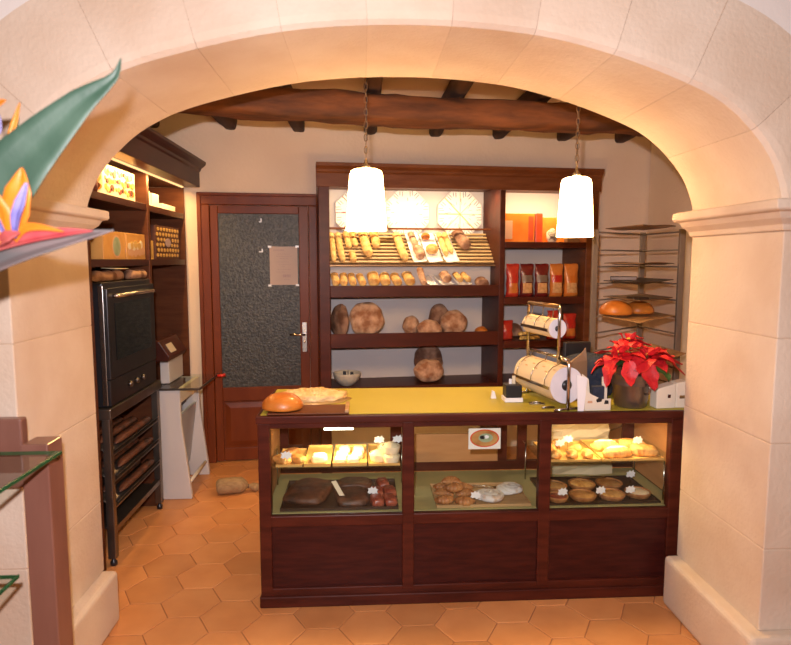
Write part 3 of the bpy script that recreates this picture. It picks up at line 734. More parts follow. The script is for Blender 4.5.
tag(place(G().blob(.07, .06, .075, seed=7, bottom=.4, nz=.1).build('round_loaf', 'crustd'), Wp(2.50, .12, .974)), 'dark round loaf at the back of the lower right shelf', 'bread')
t = thing('pastry_bag', 'clear bag of yellow pastries on the lower right shelf', 'food bag', Wp(2.545, .34, .974), AW)
g = G()
for i, (x, y, z, a) in enumerate([(-.05, -.02, .02, .3), (0, -.03, .02, -.3), (.05, -.01, .022, .5), (-.02, .0, .055, .1), (.03, .01, .06, -.4), (-.06, .01, .05, .8), (.01, -.01, .09, .2)]):
    q = baguette_mesh(.075, .02, i); q.xf(Matrix.Translation((x, y, z - .018)) @ Matrix.Rotation(a, 4, 'Z')); g.add(q.v, q.f, 0, True)
g.build('pastries', 'bag', t)

# ================================================================== BAKER'S RACK on the right
rk = thing('bakers_rack', 'tall brown metal bakers rack with many tray runners at right of the room', 'rack', (0, 0, 0))
QL, QF, QR, QB = Vector((1.535, 3.97, 0)), Vector((1.63, 3.49, 0)), Vector((2.09, 3.91, 0)), Vector((2.045, 4.39, 0))
for p in (QL, QR, QB + Vector((.02, .03, 0))):
    g = G(); g.box(p.x - .019, p.x + .019, p.y - .012, p.y + .012, .0, 1.80); g.build('post', 'rackp', rk, bevel=.003)
zs = [1.79, 1.672, 1.562, 1.45, 1.34, 1.228, 1.118, .995, .885, .775, .665, .4, .15]
for i, z in enumerate(zs):
    g = G(); g.tube([QL + Z3 * (z - .007), QB + Z3 * (z - .007)], .006, 6); g.build('runner', 'rackp', rk)
    g = G(); g.tube([QB + Z3 * (z - .007), QR + Z3 * (z - .007)], .006, 6); g.build('runner', 'rackp', rk)
def rtray(z, material, lab, dx=0, dy=0, warp=.008, grow=0):
    g = G(); nx, ny = 8, 6; c = (QL + QF + QR + QB) / 4
    cs = [QL + (QB - QL) * .02 , QF, QR, QB + (c - QB) * .05]
    cs = [c + (p - c) * (.985 + grow) for p in cs]; cs[0] = cs[0] + (cs[1] - cs[0]) * .09 + (c - cs[0]) * .10; cs[2] = cs[2] + (cs[1] - cs[2]) * .06 + (c - cs[2]) * .10
    vs = []
    for lay in (0, 1):
        for j in range(ny + 1):
            for i in range(nx + 1):
                u, v = i / nx, j / ny
                e = .010 if (i in (0, nx) or j in (0, ny)) else 0
                p = (cs[1].lerp(cs[2], u)).lerp(cs[0].lerp(cs[3], u), v) - c
                vs.append((p.x, p.y, warp * math.sin(u * 4 + z * 20) * .5 + warp * .5 + e + lay * .005))
    W_ = nx + 1; K = W_ * (ny + 1); fs = []
    for j in range(ny):
        for i in range(nx):
            a = j * W_ + i; fs.append((a, a + W_, a + W_ + 1, a + 1)); fs.append((K + a, K + a + 1, K + a + W_ + 1, K + a + W_))
    bd = [i for i in range(W_)] + [j * W_ + nx for j in range(1, ny + 1)] + [ny * W_ + i for i in range(nx - 1, -1, -1)] + [j * W_ for j in range(ny - 1, 0, -1)]
    for a, b in zip(bd, bd[1:] + bd[:1]): fs.append((a, b, K + b, K + a))
    g.add(vs, fs); o = g.build('baking_tray', material); o.location = (c.x + dx, c.y + dy, z)
    return tag(o, lab, 'tray', 'baking trays on the rack')
rtray(1.791, 'trayd', 'warped brown tray on the very top of the rack', warp=.016)
rtray(1.563, 'trayd', 'warped brown tray on the third level of the rack', warp=.010)
rtray(1.451, 'traym', 'dark metal tray on the fourth level of the rack')
rtray(1.341, 'trayd', 'dull tray with dark patch on the fifth level of the rack')
rtray(1.229, 'trayw', 'pale wooden tray carrying the two round buns on the rack', -.04, -.10, grow=.04)
rtray(.996, 'trayw', 'wooden tray jutting out to the right behind the poinsettia', .02, -.16)
rtray(.886, 'trayd', 'low brown tray below the wooden one, behind the poinsettia pot')
tag(place(G().box(-.08, .08, -.03, .03, 0, .025).build('flat_packet', 'traym', bevel=.004), (1.66, 3.80, 1.472), -.4), 'flat dark packet on the dark tray of the rack', 'packet')
tag(place(G().box(-.05, .05, -.05, .05, 0, .015).build('flat_packet', 'traym', bevel=.004), (1.72, 3.72, 1.356)), 'flat dark packet on the fifth tray of the rack', 'packet')
for x, y, a, b, lab in ((1.605, 3.80, .105, .070, 'glossy round bun in front on the wooden rack tray'), (1.795, 3.88, .092, .062, 'glossy round bun behind and right on the wooden rack tray')):
    tag(place(G().blob(a, a * .85, b, seed=x, nz=.02, bottom=.25, nu=28, nv=16).build('round_bun', 'bun'), (x, y - .03, 1.2525)), lab, 'bread', 'round buns on the rack')

# ================================================================== LEFT WALL CABINET
lc = thing('wall_cabinet', 'dark wooden open shelf cabinet with heavy cornice along the left wall', 'cabinet', (0, 0, 0))
CX0, CX1 = -1.66, -1.33
for y0, y1 in ((3.06, 3.095), (3.925, 3.965), (4.725, 4.76)):
    g = G(); g.box(CX0, CX1, y0, min(y1, 4.74), .0, 2.14)
    g.build('upright', 'cab', lc, bevel=.003)
g = G(); g.box(CX0 - .015, CX0, 3.06, 4.715, 1.60, 2.14); g.build('back_panel', 'cab', lc)  # upper bays: lamplit copy of the wood, the light is in the colour
g = G(); g.box(CX0 - .015, CX0, 3.06, 4.715, 0, 1.598); g.build('back_panel', 'cabd', lc)  # same wood below the shelves, shade put in as a darker colour
for z0, z1 in ((1.905, 1.945), (1.565, 1.603)):
    for y0, y1 in ((3.095, 3.925), (3.965, 4.72)):
        g = G(); g.box(CX0, CX1 - .004, y0, y1, z0, z1); g.build('shelf', 'cabd', lc, bevel=.002)
g = G(); cp = [(-1.66, 2.14), (-1.205, 2.14), (-1.205, 2.25), (-1.195, 2.26), (-1.190, 2.275), (-1.17, 2.29), (-1.155, 2.305), (-1.155, 2.325), (-1.66, 2.325)]
g.prism(cp, 2.98, 4.71, lambda u, v, w: (u, w, v)); g.build('cornice', 'cabd', lc, bevel=.002, seg=1)
g = G(); g.box(-1.325, -1.312, 3.12, 4.66, 2.130, 2.139); g.build('light_strip', 'softstrip', lc)
# things on the cabinet shelves; local frame: face towards +x
def dots(t, w, d, h, cols, seed, n, rmin, rmax, side='x', nm='printed_shapes'):
    rr = random.Random(seed)
    per = {}
    for k in range(n):
        c = cols[k % len(cols)]; nr = max(2, int((n / (w / h)) ** .5)); nc = -(-n // nr)
        per.setdefault(c, []).append((((k // nr) + .5 + rr.uniform(-.2, .2)) / nc, ((k % nr) + .5 + rr.uniform(-.2, .2)) / nr, rr.uniform(rmin, rmax), rr.random()))
    ix = 0
    for q, (c, L) in enumerate(per.items()):
        g = G()
        for a, b, r, f in L:
            ix += 1; lift = .0006 + ix * .00012
            if side == 'x':   # face +x and face -y
                nseg = 10; P = [(r * math.cos(2 * PI * i / nseg) * (1.3 if f > .5 else 1), r * math.sin(2 * PI * i / nseg)) for i in range(nseg)]
                y = (a - .5) * (w - 2 * r * 1.3); z = r + b * (h - 2 * r)
                g.prism(P, d / 2, d / 2 + lift, lambda u, v, ww: (ww, y + u, z + v))
                x = (a - .5) * (d - 2 * r * 1.3)
                g.prism(P, -w / 2 - lift, -w / 2, lambda u, v, ww: (x + u, ww, z + v))
        g.build(nm, c, t)
def ybox(name, w, d, h, material, lab, loc, rz=0, group=None, cat='box'):
    """w along y, d along x"""
    t = thing(name, lab, cat, loc, rz, group)
    G().box(-d / 2, d / 2, -w / 2, w / 2, 0, h).build('box_body', material, t, bevel=.002); return t
t = ybox('gift_box', .46, .14, .165, 'patt1', 'large white gift box printed with orange and red shapes on upper left shelf', (-1.43, 3.58, 1.946))
dots(t, .46, .14, .165, ['patto', 'pattr', 'patto', 'pattg', 'pattd'], 5, 44, .010, .019)
t = ybox('gift_box', .16, .16, .185, 'patt1', 'smaller patterned gift box at the back behind the cloth doll', (-1.53, 3.25, 1.946))
dots(t, .16, .16, .185, ['patto', 'pattd', 'pattr'], 9, 16, .010, .018)
t = thing('cloth_doll', 'small plum coloured cloth doll on the upper left shelf beside the stone pier', 'doll', (-1.375, 3.205, 1.946))
G().lathe([(.0, 0), (.042, 0), (.046, .03), (.036, .08), (.022, .105), (0, .108)], 16, cap=False).build('dress', 'plum', t)
G().blob(.021, .021, .024, (0, 0, .104), bottom=1).build('head', 'skin', t)
G().blob(.025, .025, .018, (-.002, 0, .130), bottom=.4).build('cap', 'blueg', t)
for sgn in (-1, 1): G().tube([(0, sgn * .02, .095), (.02, sgn * .038, .07), (.03, sgn * .03, .05)], [.009, .008, .007]).build('arm', 'plum', t)
ybox('small_box', .10, .08, .10, 'cream', 'taller cream box, nearest of the three beside the cabinet divider', (-1.42, 4.08, 1.946), 0, 'cream boxes on the upper left shelf')
ybox('small_box', .13, .08, .095, 'cream', 'middle cream box of three on the upper left shelf', (-1.42, 4.24, 1.946), 0, 'cream boxes on the upper left shelf')
ybox('small_box', .30, .08, .045, 'cream', 'low flat cream box, farthest of three on the upper left shelf', (-1.42, 4.52, 1.946), 0, 'cream boxes on the upper left shelf')
t = ybox('gift_box', .30, .10, .15, 'boxor', 'amber box with round sage green picture on the second left shelf', (-1.40, 3.44, 1.604), 0, 'amber boxes on the second left shelf')
g = G(); nseg = 20
g.prism([(.052 * math.cos(2 * PI * i / nseg), .052 * math.sin(2 * PI * i / nseg)) for i in range(nseg)], .05, .0512, lambda u, v, w: (w, .03 + u, .07 + v)); g.build('round_picture', 'pattgr', t)
g = G(); g.prism([(.062 * math.cos(2 * PI * i / nseg), .062 * math.sin(2 * PI * i / nseg)) for i in range(nseg)], .05, .0506, lambda u, v, w: (w, .03 + u, .07 + v)); g.build('picture_ring', 'pattp', t)
t = ybox('gift_box', .30, .10, .152, 'boxor', 'amber box printed with peach rounds on the second left shelf', (-1.40, 3.765, 1.604), 0, 'amber boxes on the second left shelf')
dots(t, .30, .10, .125, ['pattp', 'patt1', 'pattp', 'pattg'], 3, 15, .020, .026)
t = ybox('chocolate_box', .52, .10, .225, 'pattd', 'dark box printed with rows of gold sweets, right bay of left cabinet', (-1.40, 4.37, 1.604), cat='box')
g = G()
for i in range(8):
    for j in range(6):
        if 3 <= i <= 4 and 2 <= j <= 3: continue
        y = -.22 + i * .062 + (.02 if j % 2 else 0); z = .028 + j * .035
        g.prism([(.022 * math.cos(2 * PI * q / 8), .013 * math.sin(2 * PI * q / 8)) for q in range(8)], .05, .0515, lambda u, v, w: (w, y + u, z + v))
g.build('printed_sweets', 'pattg', t)
g = G(); g.prism([(.06 * math.cos(2 * PI * q / 16), .03 * math.sin(2 * PI * q / 16)) for q in range(16)], .05, .0525, lambda u, v, w: (w, u - .0, .115 + v)); g.build('oval_label', 'inkfaint', t)
t = ybox('small_box', .05, .05, .12, 'pattg', 'slim gold box beside the dark box of sweets', (-1.38, 4.06, 1.604), cat='box')

# oven, stand and trays
ov = thing('bread_oven', 'black countertop oven with glass door and metal handle on steel stand', 'oven', (0, 0, 0))
OX0, OX1, OY0, OY1, OZ0, OZ1 = -1.62, -1.315, 3.165, 3.875, .842, 1.485
g = G(); g.box(OX0, OX1, OY0, OY1, OZ0, OZ1); g.build('housing', 'bmetal', ov, bevel=.006)
g = G(); g.box(OX1, OX1 + .022, OY0 + .005, OY1 - .005, .985, 1.455); g.build('oven_door', 'bmetal', ov, bevel=.004)
g = G(); g.box(OX1 + .022, OX1 + .025, OY0 + .09, OY1 - .09, 1.075, 1.375); g.build('door_window', 'bglass', ov)
g = G(); g.tube([(OX1 + .02, OY0 + .08, 1.415), (OX1 + .05, OY0 + .09, 1.415), (OX1 + .05, OY1 - .09, 1.415), (OX1 + .02, OY1 - .08, 1.415)], .010, 10); g.build('door_handle', 'steel', ov)
g = G(); g.box(OX1, OX1 + .018, OY0 + .005, OY1 - .005, .845, .98); g.build('control_panel', 'bmetal', ov, bevel=.003)
for y in (3.42, 3.52, 3.62):
    g = G(); g.cyl((OX1 + .018, y, .915), (OX1 + .036, y, .915), .016); g.build('knob', 'dsteel', ov)
g = G(); g.box(OX1 - .02, OX1 + .006, OY0 - .006, OY0 + .001, .85, 1.47); g.build('side_trim', 'steel', ov, bevel=.002)
st = thing('oven_stand', 'dark steel stand with slatted tray levels carrying the oven', 'stand', (0, 0, 0))
g = G(); g.box(-1.635, -1.285, 3.125, 3.915, .785, .84); g.build('stand_top', 'dsteel', st, bevel=.004)
for x in (-1.60, -1.315):
    for y in (3.15, 3.885):
        g = G(); g.box(x - .02, x + .02, y - .02, y + .02, .04, .785); l_ = g.build('leg', 'dsteel', st, bevel=.003)
        g = G(); g.lathe([(0, 0), (.018, 0), (.018, .02), (.010, .028), (.010, .045), (0, .045)], 12, (x, y, 0), cap=False); g.build('foot', 'bmetal', l_)
g = G(); g.box(-1.33, -1.30, 3.17, 3.865, .17, .20); g.box(-1.615, -1.585, 3.17, 3.865, .17, .20); g.box(-1.585, -1.33, 3.20, 3.84, .175, .185); g.build('bottom_shelf', 'dsteel', st)
for z in (.31, .45, .59):
    for x in (-1.615, -1.305):
        g = G(); g.box(x - .008, x + .008, 3.17, 3.865, z - .008, z); g.build('runner', 'dsteel', st)
def bagtray(z, lab, sh):
    g = G(); n = 48; rings = []
    for i in range(n + 1):
        x = -1.62 + .335 * i / n; zz = .014 + .014 * math.cos(i / n * 2 * PI * 4)
        rings.append([(x, 3.174, zz), (x, 3.862, zz)])
    g.loft(rings, False, False); o = g.build('baguette_tray', 'dsteel', None); so = o.modifiers.new('t', 'SOLIDIFY'); so.thickness = .002; so.offset = 1
    o.location = (0, 0, z); return tag(o, lab, 'tray', 'wavy baguette trays under the oven')
bagtray(.591, 'wavy baguette tray on the top level under the oven', 0); bagtray(.451, 'wavy baguette tray on the middle level under the oven', .03); bagtray(.311, 'wavy baguette tray on the lowest level under the oven', .035)
k = 0
for zt, labs in ((.591, 'top'), (.451, 'middle'), (.311, 'lowest')):
    for j, nm in ((0, 'wall side'), (1, 'second from wall'), (2, 'second from front'), (3, 'front')):
        if zt < .4 and j < 2: continue
        q = baguette_mesh(.52, .026, k, slashes=6); q.xf(Matrix.Rotation(PI / 2, 4, 'Z')); k += 1
        tag(place(q.build('dark_baguette', 'choco'), (-1.578 + j * .0838, 3.53 + (.03 if zt < .5 else 0), zt + .0225)), 'dark baguette in the %s wavy tray under the oven, %s groove' % (labs, nm), 'bread', 'baguettes in the trays under the oven')
for L, r, y, x, lab, mm in ((.42, .039, 3.39, -1.38, 'long brown loaf on the oven top, nearer the stone pier', 'crustd'), (.29, .038, 3.895, -1.36, 'long brown loaf on the oven top, nearer the back wall', 'crustd')):
    q = baguette_mesh(L, r, y, slashes=3); q.xf(Matrix.Rotation(PI / 2, 4, 'Z'))
    if y > 3.8: x = -1.365
    tag(place(q.build('bread_loaf', mm), (x, y - (.01 if y < 3.8 else .13), 1.487), 0), lab, 'bread')
g = G(); g.box(-.045, .045, -.10, .10, 0, .002); rr_ = g.build('paper_sheet', 'pale'); rr_.rotation_euler = (0, .06, .1); rr_.location = (-1.365, 3.47, 1.5535)
tag(rr_, 'small cream paper lying on the loaves over the oven', 'paper')

# bread slicer
sl = thing('bread_slicer', 'white bread slicer with splayed legs, dark lid and clear tray by the door', 'slicer', (0, 0, 0))
def sidep(y0, y1, w0=0):
    g = G(); g.prism([(-1.372, .001), (-1.150, .001), (-1.150, .035), (-1.205, .52), (-1.205, .745), (-1.372, .745)], y0, y1, lambda u, v, w: (u, w, v)); return g
sidep(4.03, 4.06).build('side_panel', 'white', sl, bevel=.003); sidep(4.50, 4.53).build('side_panel', 'white', sl, bevel=.003)
g = G(); g.box(-1.235, -1.206, 4.06, 4.50, .655, .745); g.build('front_rail', 'cream', sl)
g = G(); g.box(-1.36, -1.30, 4.06, 4.50, .56, .74); g.build('motor_housing', 'cabd', sl)
g = G(); g.add([(-1.225, 4.062, .56), (-1.225, 4.498, .56), (-1.285, 4.498, .12), (-1.285, 4.062, .12), (-1.245, 4.062, .56), (-1.245, 4.498, .56), (-1.305, 4.498, .12), (-1.305, 4.062, .12)], [(0, 1, 2, 3), (4, 7, 6, 5), (0, 4, 5, 1), (2, 6, 7, 3), (0, 3, 7, 4), (1, 5, 6, 2)]); g.build('chute_board', 'bluegrey', sl)
g = G(); g.cyl((-1.175, 4.06, .10), (-1.175, 4.50, .10), .012); g.build('stretcher', 'cream', sl)
g = G(); g.box(-1.375, -1.075, 4.02, 4.55, .748, .757); g.build('glass_tray', 'glasss', sl)
g = G(); g.box(-1.375, -1.075, 4.015, 4.022, .746, .760); g.box(-1.078, -1.070, 4.02, 4.55, .746, .760); g.build('tray_edge', 'dsteel', sl)
g = G(); g.cyl((-1.066, 4.50, .75), (-1.010, 4.50, .757), .011); g.build('red_grip', 'red', sl)
g = G(); g.box(-1.375, -1.315, 4.18, 4.50, .760, .93); g.build('column', 'white', sl, bevel=.004)
g = G(); g.prism([(-1.372, .935), (-1.275, .935), (-1.262, .965), (-1.33, 1.07), (-1.372, 1.07)], 4.03, 4.42, lambda u, v, w: (u, w, v)); g.build('lid', 'cabd', sl, bevel=.005)
g = G(); g.prism([(-1.2735, .985), (-1.3085, 1.040), (-1.307, 1.041), (-1.272, .986)], 4.10, 4.22, lambda u, v, w: (u, w, v)); g.build('lid_label', 'silver', sl)

# sack on the floor
t = thing('knotted_bread_bag', 'small tan bag tied with string at one end, lying on the floor tiles', 'bag', (-.885, 4.12, .0), .2)
G().tube(spline([(-.12, 0, .055), (-.10, 0, .056), (-.04, 0, .058), (.03, 0, .056), (.07, 0, .05), (.09, 0, .046)], 4), [.030 + .026 * math.sin(min(1, k / 6) * PI / 2) if k < 6 else (.055 if k < 14 else .055 - .0058 * (k - 13)) for k in range(21)], 18).build('bag_body', 'straw', t)
G().tube([(.085, 0, .045), (.095, 0, .042), (.12, .005, .035), (.15, -.01, .03), (.17, 0, .026)], [.02, .012, .026, .03, .014], 12).build('tied_end', 'straw', t)
G().tube([(.092 + .0, .014 * math.cos(a), .043 + .014 * math.sin(a)) for a in [2 * PI * k / 12 for k in range(12)]], .004, 6, closed=True).build('string', 'bmetal', t)

# ================================================================== COUNTER
ct = thing('display_counter', 'long dark mahogany bakery counter with glass display bays and yellow top', 'counter', (0, 0, 0))
CXL, CXR, CF, CB = -.472, 1.53, 2.70, 3.27
g = G(); g.box(CXL + .012, CXR - .012, CF + .018, CB + .0, .885, .906); g.build('laminate_top', 'yellow', ct)
g = G(); g.box(CXL - .005, CXR + .005, CF - .012, CF + .018, .870, .905); g.box(CXL - .005, CXL + .012, CF + .018, CB, .870, .9055); g.box(CXR - .012, CXR + .005, CF + .018, CB, .870, .9055); g.build('top_edging', 'maho', ct, bevel=.004)
posts = [(-.472, -.418), (.180, .234), (.815, .870), (1.436, 1.53)]
g = G()
for x0, x1 in posts: g.box(x0, x1, CF, CF + .045, .07, .87)
g.box(CXL, CXR, CF + .002, CF + .045, .845, .872); g.box(CXL, CXR, CF + .002, CF + .045, .385, .436); g.box(CXL, CXR, CF + .002, CF + .045, .05, .09)
g.build('front_frame', 'maho', ct, bevel=.004)
g = G(); g.box(CXL - .006, CXR + .004, CF - .008, CF + .03, .0, .055); g.build('plinth', 'maho', ct, bevel=.006)
for (a, b), (c, d) in zip(posts, posts[1:]):
    g = G(); g.box(b - .002, c + .002, CF + .016, CF + .03, .085, .39); g.build('lower_panel', 'mahoh', ct)
    g = G(); g.box(b, c, CF + .020, CF + .024, .436, .845); g.build('glass_pane', 'glass', ct)
for x0, x1 in ((CXL, CXL + .02), (CXR - .02, CXR)):
    g = G(); g.box(x0, x1, CF + .045, CB - .02, .0, .868); g.build('side_panel', 'maho', ct, bevel=.002)
for x0, x1 in ((CXL + .02, CXL + .028), (CXR - .03, CXR - .0205)):
    g = G(); g.box(x0, x1, CF + .046, CB - .05, .452, .868); g.build('side_lining', 'casein', ct)
g = G(); g.box(CXL + .02, CXR - .02, CF + .03, CB - .02, .422, .439); g.build('case_deck', 'deck', ct)
g = G(); g.box(CXL + .02, CXR - .02, CF + .045, CB - .0, .868, .884); g.build('under_top', 'maho', ct)
# back: door frames of the sliding doors
g = G()
g.box(CXL + .02, CXR - .02, CB - .045, CB - .02, .452, .50); g.box(CXL + .02, CXR - .02, CB - .045, CB - .02, .80, .868)
for x0, x1 in ((-.45, -.40), (.15, .21), (.74, .79), (.85, .90), (1.44, 1.50)): g.box(x0, x1, CB - .044, CB - .021, .50, .80)
g.build('back_frame', 'maho', ct)
g = G(); g.box(.21, .74, CB - .040, CB - .026, .50, .655); g.build('back_panel', 'casein', ct)
g = G(); g.box(-.40, .15, CB - .036, CB - .030, .50, .80); g.box(.21, .74, CB - .036, CB - .030, .655, .80); g.build('back_glass', 'glass', ct)
g = G(); g.box(CXL + .02, CXR - .02, CB - .02, CB - .002, .0, .422); g.build('back_board', 'maho', ct)
SZ = .652
for x0, x1, y1 in ((CXL + .03, .205, 3.08), (.845, CXR - .032, 3.10)):
    g = G(); g.box(x0, x1, 2.735, y1, SZ - .008, SZ); g.build('glass_shelf', 'glasss', ct)
for x, y in ((CXL + .034, 3.06), (.20, 3.06), (.852, 3.07), (1.44, 3.07), (.20, 2.76), (.852, 2.76), (1.44, 2.76)):
    g = G(); g.cyl((x, y, .452), (x, y, SZ - .009), .004, n=8); g.build('shelf_pin', 'steel', ct)
for x0, x1 in ((-.18, -.045), (1.02, 1.30)):
    g = G(); g.box(x0, x1, 2.79, 2.82, .812 if x0 < 0 else .848, .866); g.build('case_lamp', 'tube', ct)

# price tags
def tagmesh():
    t = thing('price_tag', '', 'price tag')
    P = [(-.026, .012), (-.020, .024), (-.024, .034), (-.012, .033), (-.004, .042), (.004, .034), (.016, .043), (.018, .032), (.028, .028), (.022, .018), (.027, .008), (.014, .010), (.006, .002), (-.004, .010), (-.016, .006)]
    G().prism([(x * .95, y + .026) for x, y in P], -.001, .001, lambda u, v, w: (u, w, v)).build('card', 'card', t)
    G().tube([(0, .0015, 0), (0, .0015, .04)], .0012, 6).build('pin', 'steel', t)
    return t
TAG = Repeat(tagmesh())
GT = 'white splash shaped price tags in the counter'
# ---- bay 1 upper shelf
def flat_tray(name, x0, x1, y0, y1, z, material, lab, group=None, rim=.012, cat='tray', rz=0, th=.003):
    cx, cy = (x0 + x1) / 2, (y0 + y1) / 2; w, d = (x1 - x0) / 2, (y1 - y0) / 2
    g = G(); g.box(-w, w, -d, d, 0, th)
    for a, b, c, e in ((-w, -w + .003, -d, d), (w - .003, w, -d, d), (-w + .003, w - .003, -d, -d + .003), (-w + .003, w - .003, d - .003, d)): g.box(a, b, c, e, th, th + rim)
    return tag(place(g.build(name, material), (cx, cy, z), rz), lab, cat, group)
ZS = SZ + .001
TG = 'trays in the counter bays'
flat_tray('card_tray', -.40, -.28, 2.745, 2.99, ZS, 'goldtray', 'gold card tray under the flaky pastries at the far left of upper left bay', TG, .008)
flat_tray('card_tray', -.272, -.150, 2.740, 3.03, ZS, 'goldtray', 'gold tray with one pale cream square beside the flaky pastries', TG, .012)
flat_tray('card_tray', -.140, .018, 2.745, 3.03, ZS, 'goldtray', 'gold tray of pale cream pastries, centre of the upper left bay', TG, .012)
flat_tray('card_tray', .026, .172, 2.740, 3.05, ZS, 'goldtray', 'gold tray under the small tarts at the right of upper left bay', TG, .008)
def slab(name, w, d, h, material, lab, loc, rz, grp, cat='pastry', seed=0):
    def rid(x, y, z): return 1
    g = G(); g.blob(w * .52, d * .52, h * .62, nz=.08, seed=seed, bottom=.62, nu=32, nv=14, ex=.40, sq=.5)
    return tag(place(g.build(name, material), loc, rz), lab, cat, grp)
zt = ZS + .004
slab('flaky_pastry', .055, .10, .030, 'flaky', 'flaky golden pastry at the far left of the upper left bay', (-.378, 2.80, zt), .7, 'flaky pastries at the far left', seed=1)
slab('flaky_pastry', .055, .10, .028, 'flaky', 'flaky golden pastry lying right of the far left one', (-.308, 2.815, zt), .7, 'flaky pastries at the far left', seed=2)
slab('flaky_pastry', .055, .09, .030, 'flakyd', 'browner flaky pastry behind the two front ones at far left', (-.345, 2.905, zt), -.5, 'flaky pastries at the far left', seed=3)
slab('cream_square', .072, .072, .034, 'pale', 'single pale cream square with rounded corners on its gold tray', (-.205, 2.81, zt), .05, None, seed=4)
for i, (x, y) in enumerate([(-.105, 2.785), (-.045, 2.785), (-.10, 2.86), (-.025, 2.855), (-.09, 2.94), (-.02, 2.935)]):
    slab('cream_pastry', .055, .062, .028, 'pale', ['pale cream pastry front left on the centre gold tray', 'pale cream pastry front right on the centre gold tray', 'pale cream pastry middle left on the centre gold tray', 'pale cream pastry middle right on the centre gold tray', 'pale cream pastry back left on the centre gold tray', 'pale cream pastry back right on the centre gold tray'][i], (x, y, zt), .1 * (i % 3 - 1), 'pale pastries on the centre gold tray', seed=5 + i)
def tart(r, h, fill, lab, loc, grp, crust='flaky', rz=0, domed=0):
    t = thing('fruit_tart' if fill != 'pale' else 'lidded_tart', lab, 'tart', loc, rz, grp)
    g = G(); g.lathe([(0, 0), (r * .82, 0), (r * .86, .002), (r, h * .9), (r * .99, h), (r * .9, h), (r * .88, h * .8)], 40, cap=False, fn=lambda a: 1 + .03 * math.cos(a * 20)); g.build('crust', crust, t)
    g = G(); g.lathe([(r * .89, h * .8), (r * .7, h * (.86 + domed)), (r * .35, h * (.9 + domed * 1.6)), (0, h * (.9 + domed * 1.8))], 28, cap=False); g.build('filling', fill, t)
    return t
TT = 'small lidded tarts in the upper left bay'
tart(.044, .036, 'pale', 'small pale tart alone with a tag, front left of the tarts', (.075, 2.81, zt), TT, 'pale', domed=.3)
tart(.042, .034, 'pale', 'small pale tart in the right front corner of upper left bay', (.143 - .012, 2.78 + .0, zt), TT, 'pale', domed=.3)
tart(.043, .036, 'pale', 'small pale tart stacked on top in the right front corner', (.131, 2.782, zt + .0445), TT, 'pale', domed=.3)
tart(.042, .036, 'pale', 'small pale tart behind the others in the right corner', (.115, 2.92, zt), TT, 'pale', domed=.3)
TAG((-.352, 2.745, zt + .004), 0, 'splash shaped tag over flaky pastries, far left of upper left bay', group=GT)
TAG((.078, 2.868, zt + .034), 0, 'splash shaped tag behind the lone small tart', group=GT)
TAG((.165, 2.835, zt + .045), .1, 'splash shaped tag above the stacked tarts at the bay post', group=GT)
# ---- bay 1 deck
ZD = .440
flat_tray('baking_tray', -.385, .165, 2.745, 3.11, ZD, 'traym', 'large black tray on the deck of the left bay', TG, .012)
zd = ZD + .004
slab('dark_cake', .20, .28, .045, 'choco', 'large dark baked slab at the left of the black tray', (-.265, 2.93, zt - SZ + ZD + .001), -.25, None, 'cake', 21)
slab('dark_cake', .15, .20, .040, 'choco', 'dark baked slab in the middle of the black tray', (-.055, 2.86, zd), .1, None, 'cake', 22)
slab('dark_cake', .17, .12, .038, 'choco', 'dark baked slab at the back middle of the black tray', (-.045, 3.03, zd), 0, None, 'cake', 23)
for i, (x, y, lab) in enumerate([(.065, 2.80, 'reddish pastry front left on the black tray'), (.128, 2.80, 'reddish pastry in front right corner of the black tray'), (.065, 2.90, 'reddish pastry in the middle right of the black tray'), (.13, 2.91, 'reddish pastry at the right edge of the black tray'), (.10, 3.02, 'reddish pastry at the back right of the black tray')]):
    slab('fruit_pastry', .058, .09, .040, 'jam', lab, (x, y, zd), .2, 'reddish pastries on the black tray', seed=30 + i)
t = G().prism([(-.012, .0), (.012, .0), (-.028, .075), (-.05, .07)], -.001, .001, lambda u, v, w: (u, w, v)).build('wedge_card', 'patt1')
tag(place(t, (-.10, 2.80, zd + .046)), 'cream triangular wedge card on the dark cakes', 'card')
TAG((.045, 2.83, zd + .008), -.1, 'splash shaped tag in the middle of the black tray', group=GT)
# ---- bay 2 deck
flat_tray('wooden_tray', .345, .795, 2.748, 3.03, ZD, 'trayw', 'brown tray under croissants and sugared spirals in middle bay', TG, .010)
def croissant_mesh(L, r, seed=0):
    rings = []; N = 40; nu = 14
    for i in range(N + 1):
        k = i / N; a = (k - .5) * 2.0
        R0 = L * .5; cx = R0 * math.sin(a); cy = R0 * (1 - math.cos(a))
        rad = r * (math.sin(PI * (.06 + .88 * k)) ** .9) * (1 + .14 * (1 - abs(((k * 7) % 1) * 2 - 1) ** 2) - .07)
        d = Vector((math.cos(a), math.sin(a), 0)); n = Vector((-d.y, d.x, 0)); ring = []
        for j in range(nu):
            t = 2 * PI * j / nu; z = math.sin(t)
            ring.append(Vector((cx, cy, 0)) + n * (math.cos(t) * rad) + Z3 * (max(z, -.6) * rad * .85 + r * .52))
        rings.append(ring)
    g = G(); g.loft(rings); return g
CR = croissant_mesh(.105, .029).build('croissant', 'flakyd'); tag(CR, '', 'pastry')
CR = Repeat(CR); GC = 'croissants in the middle bay'
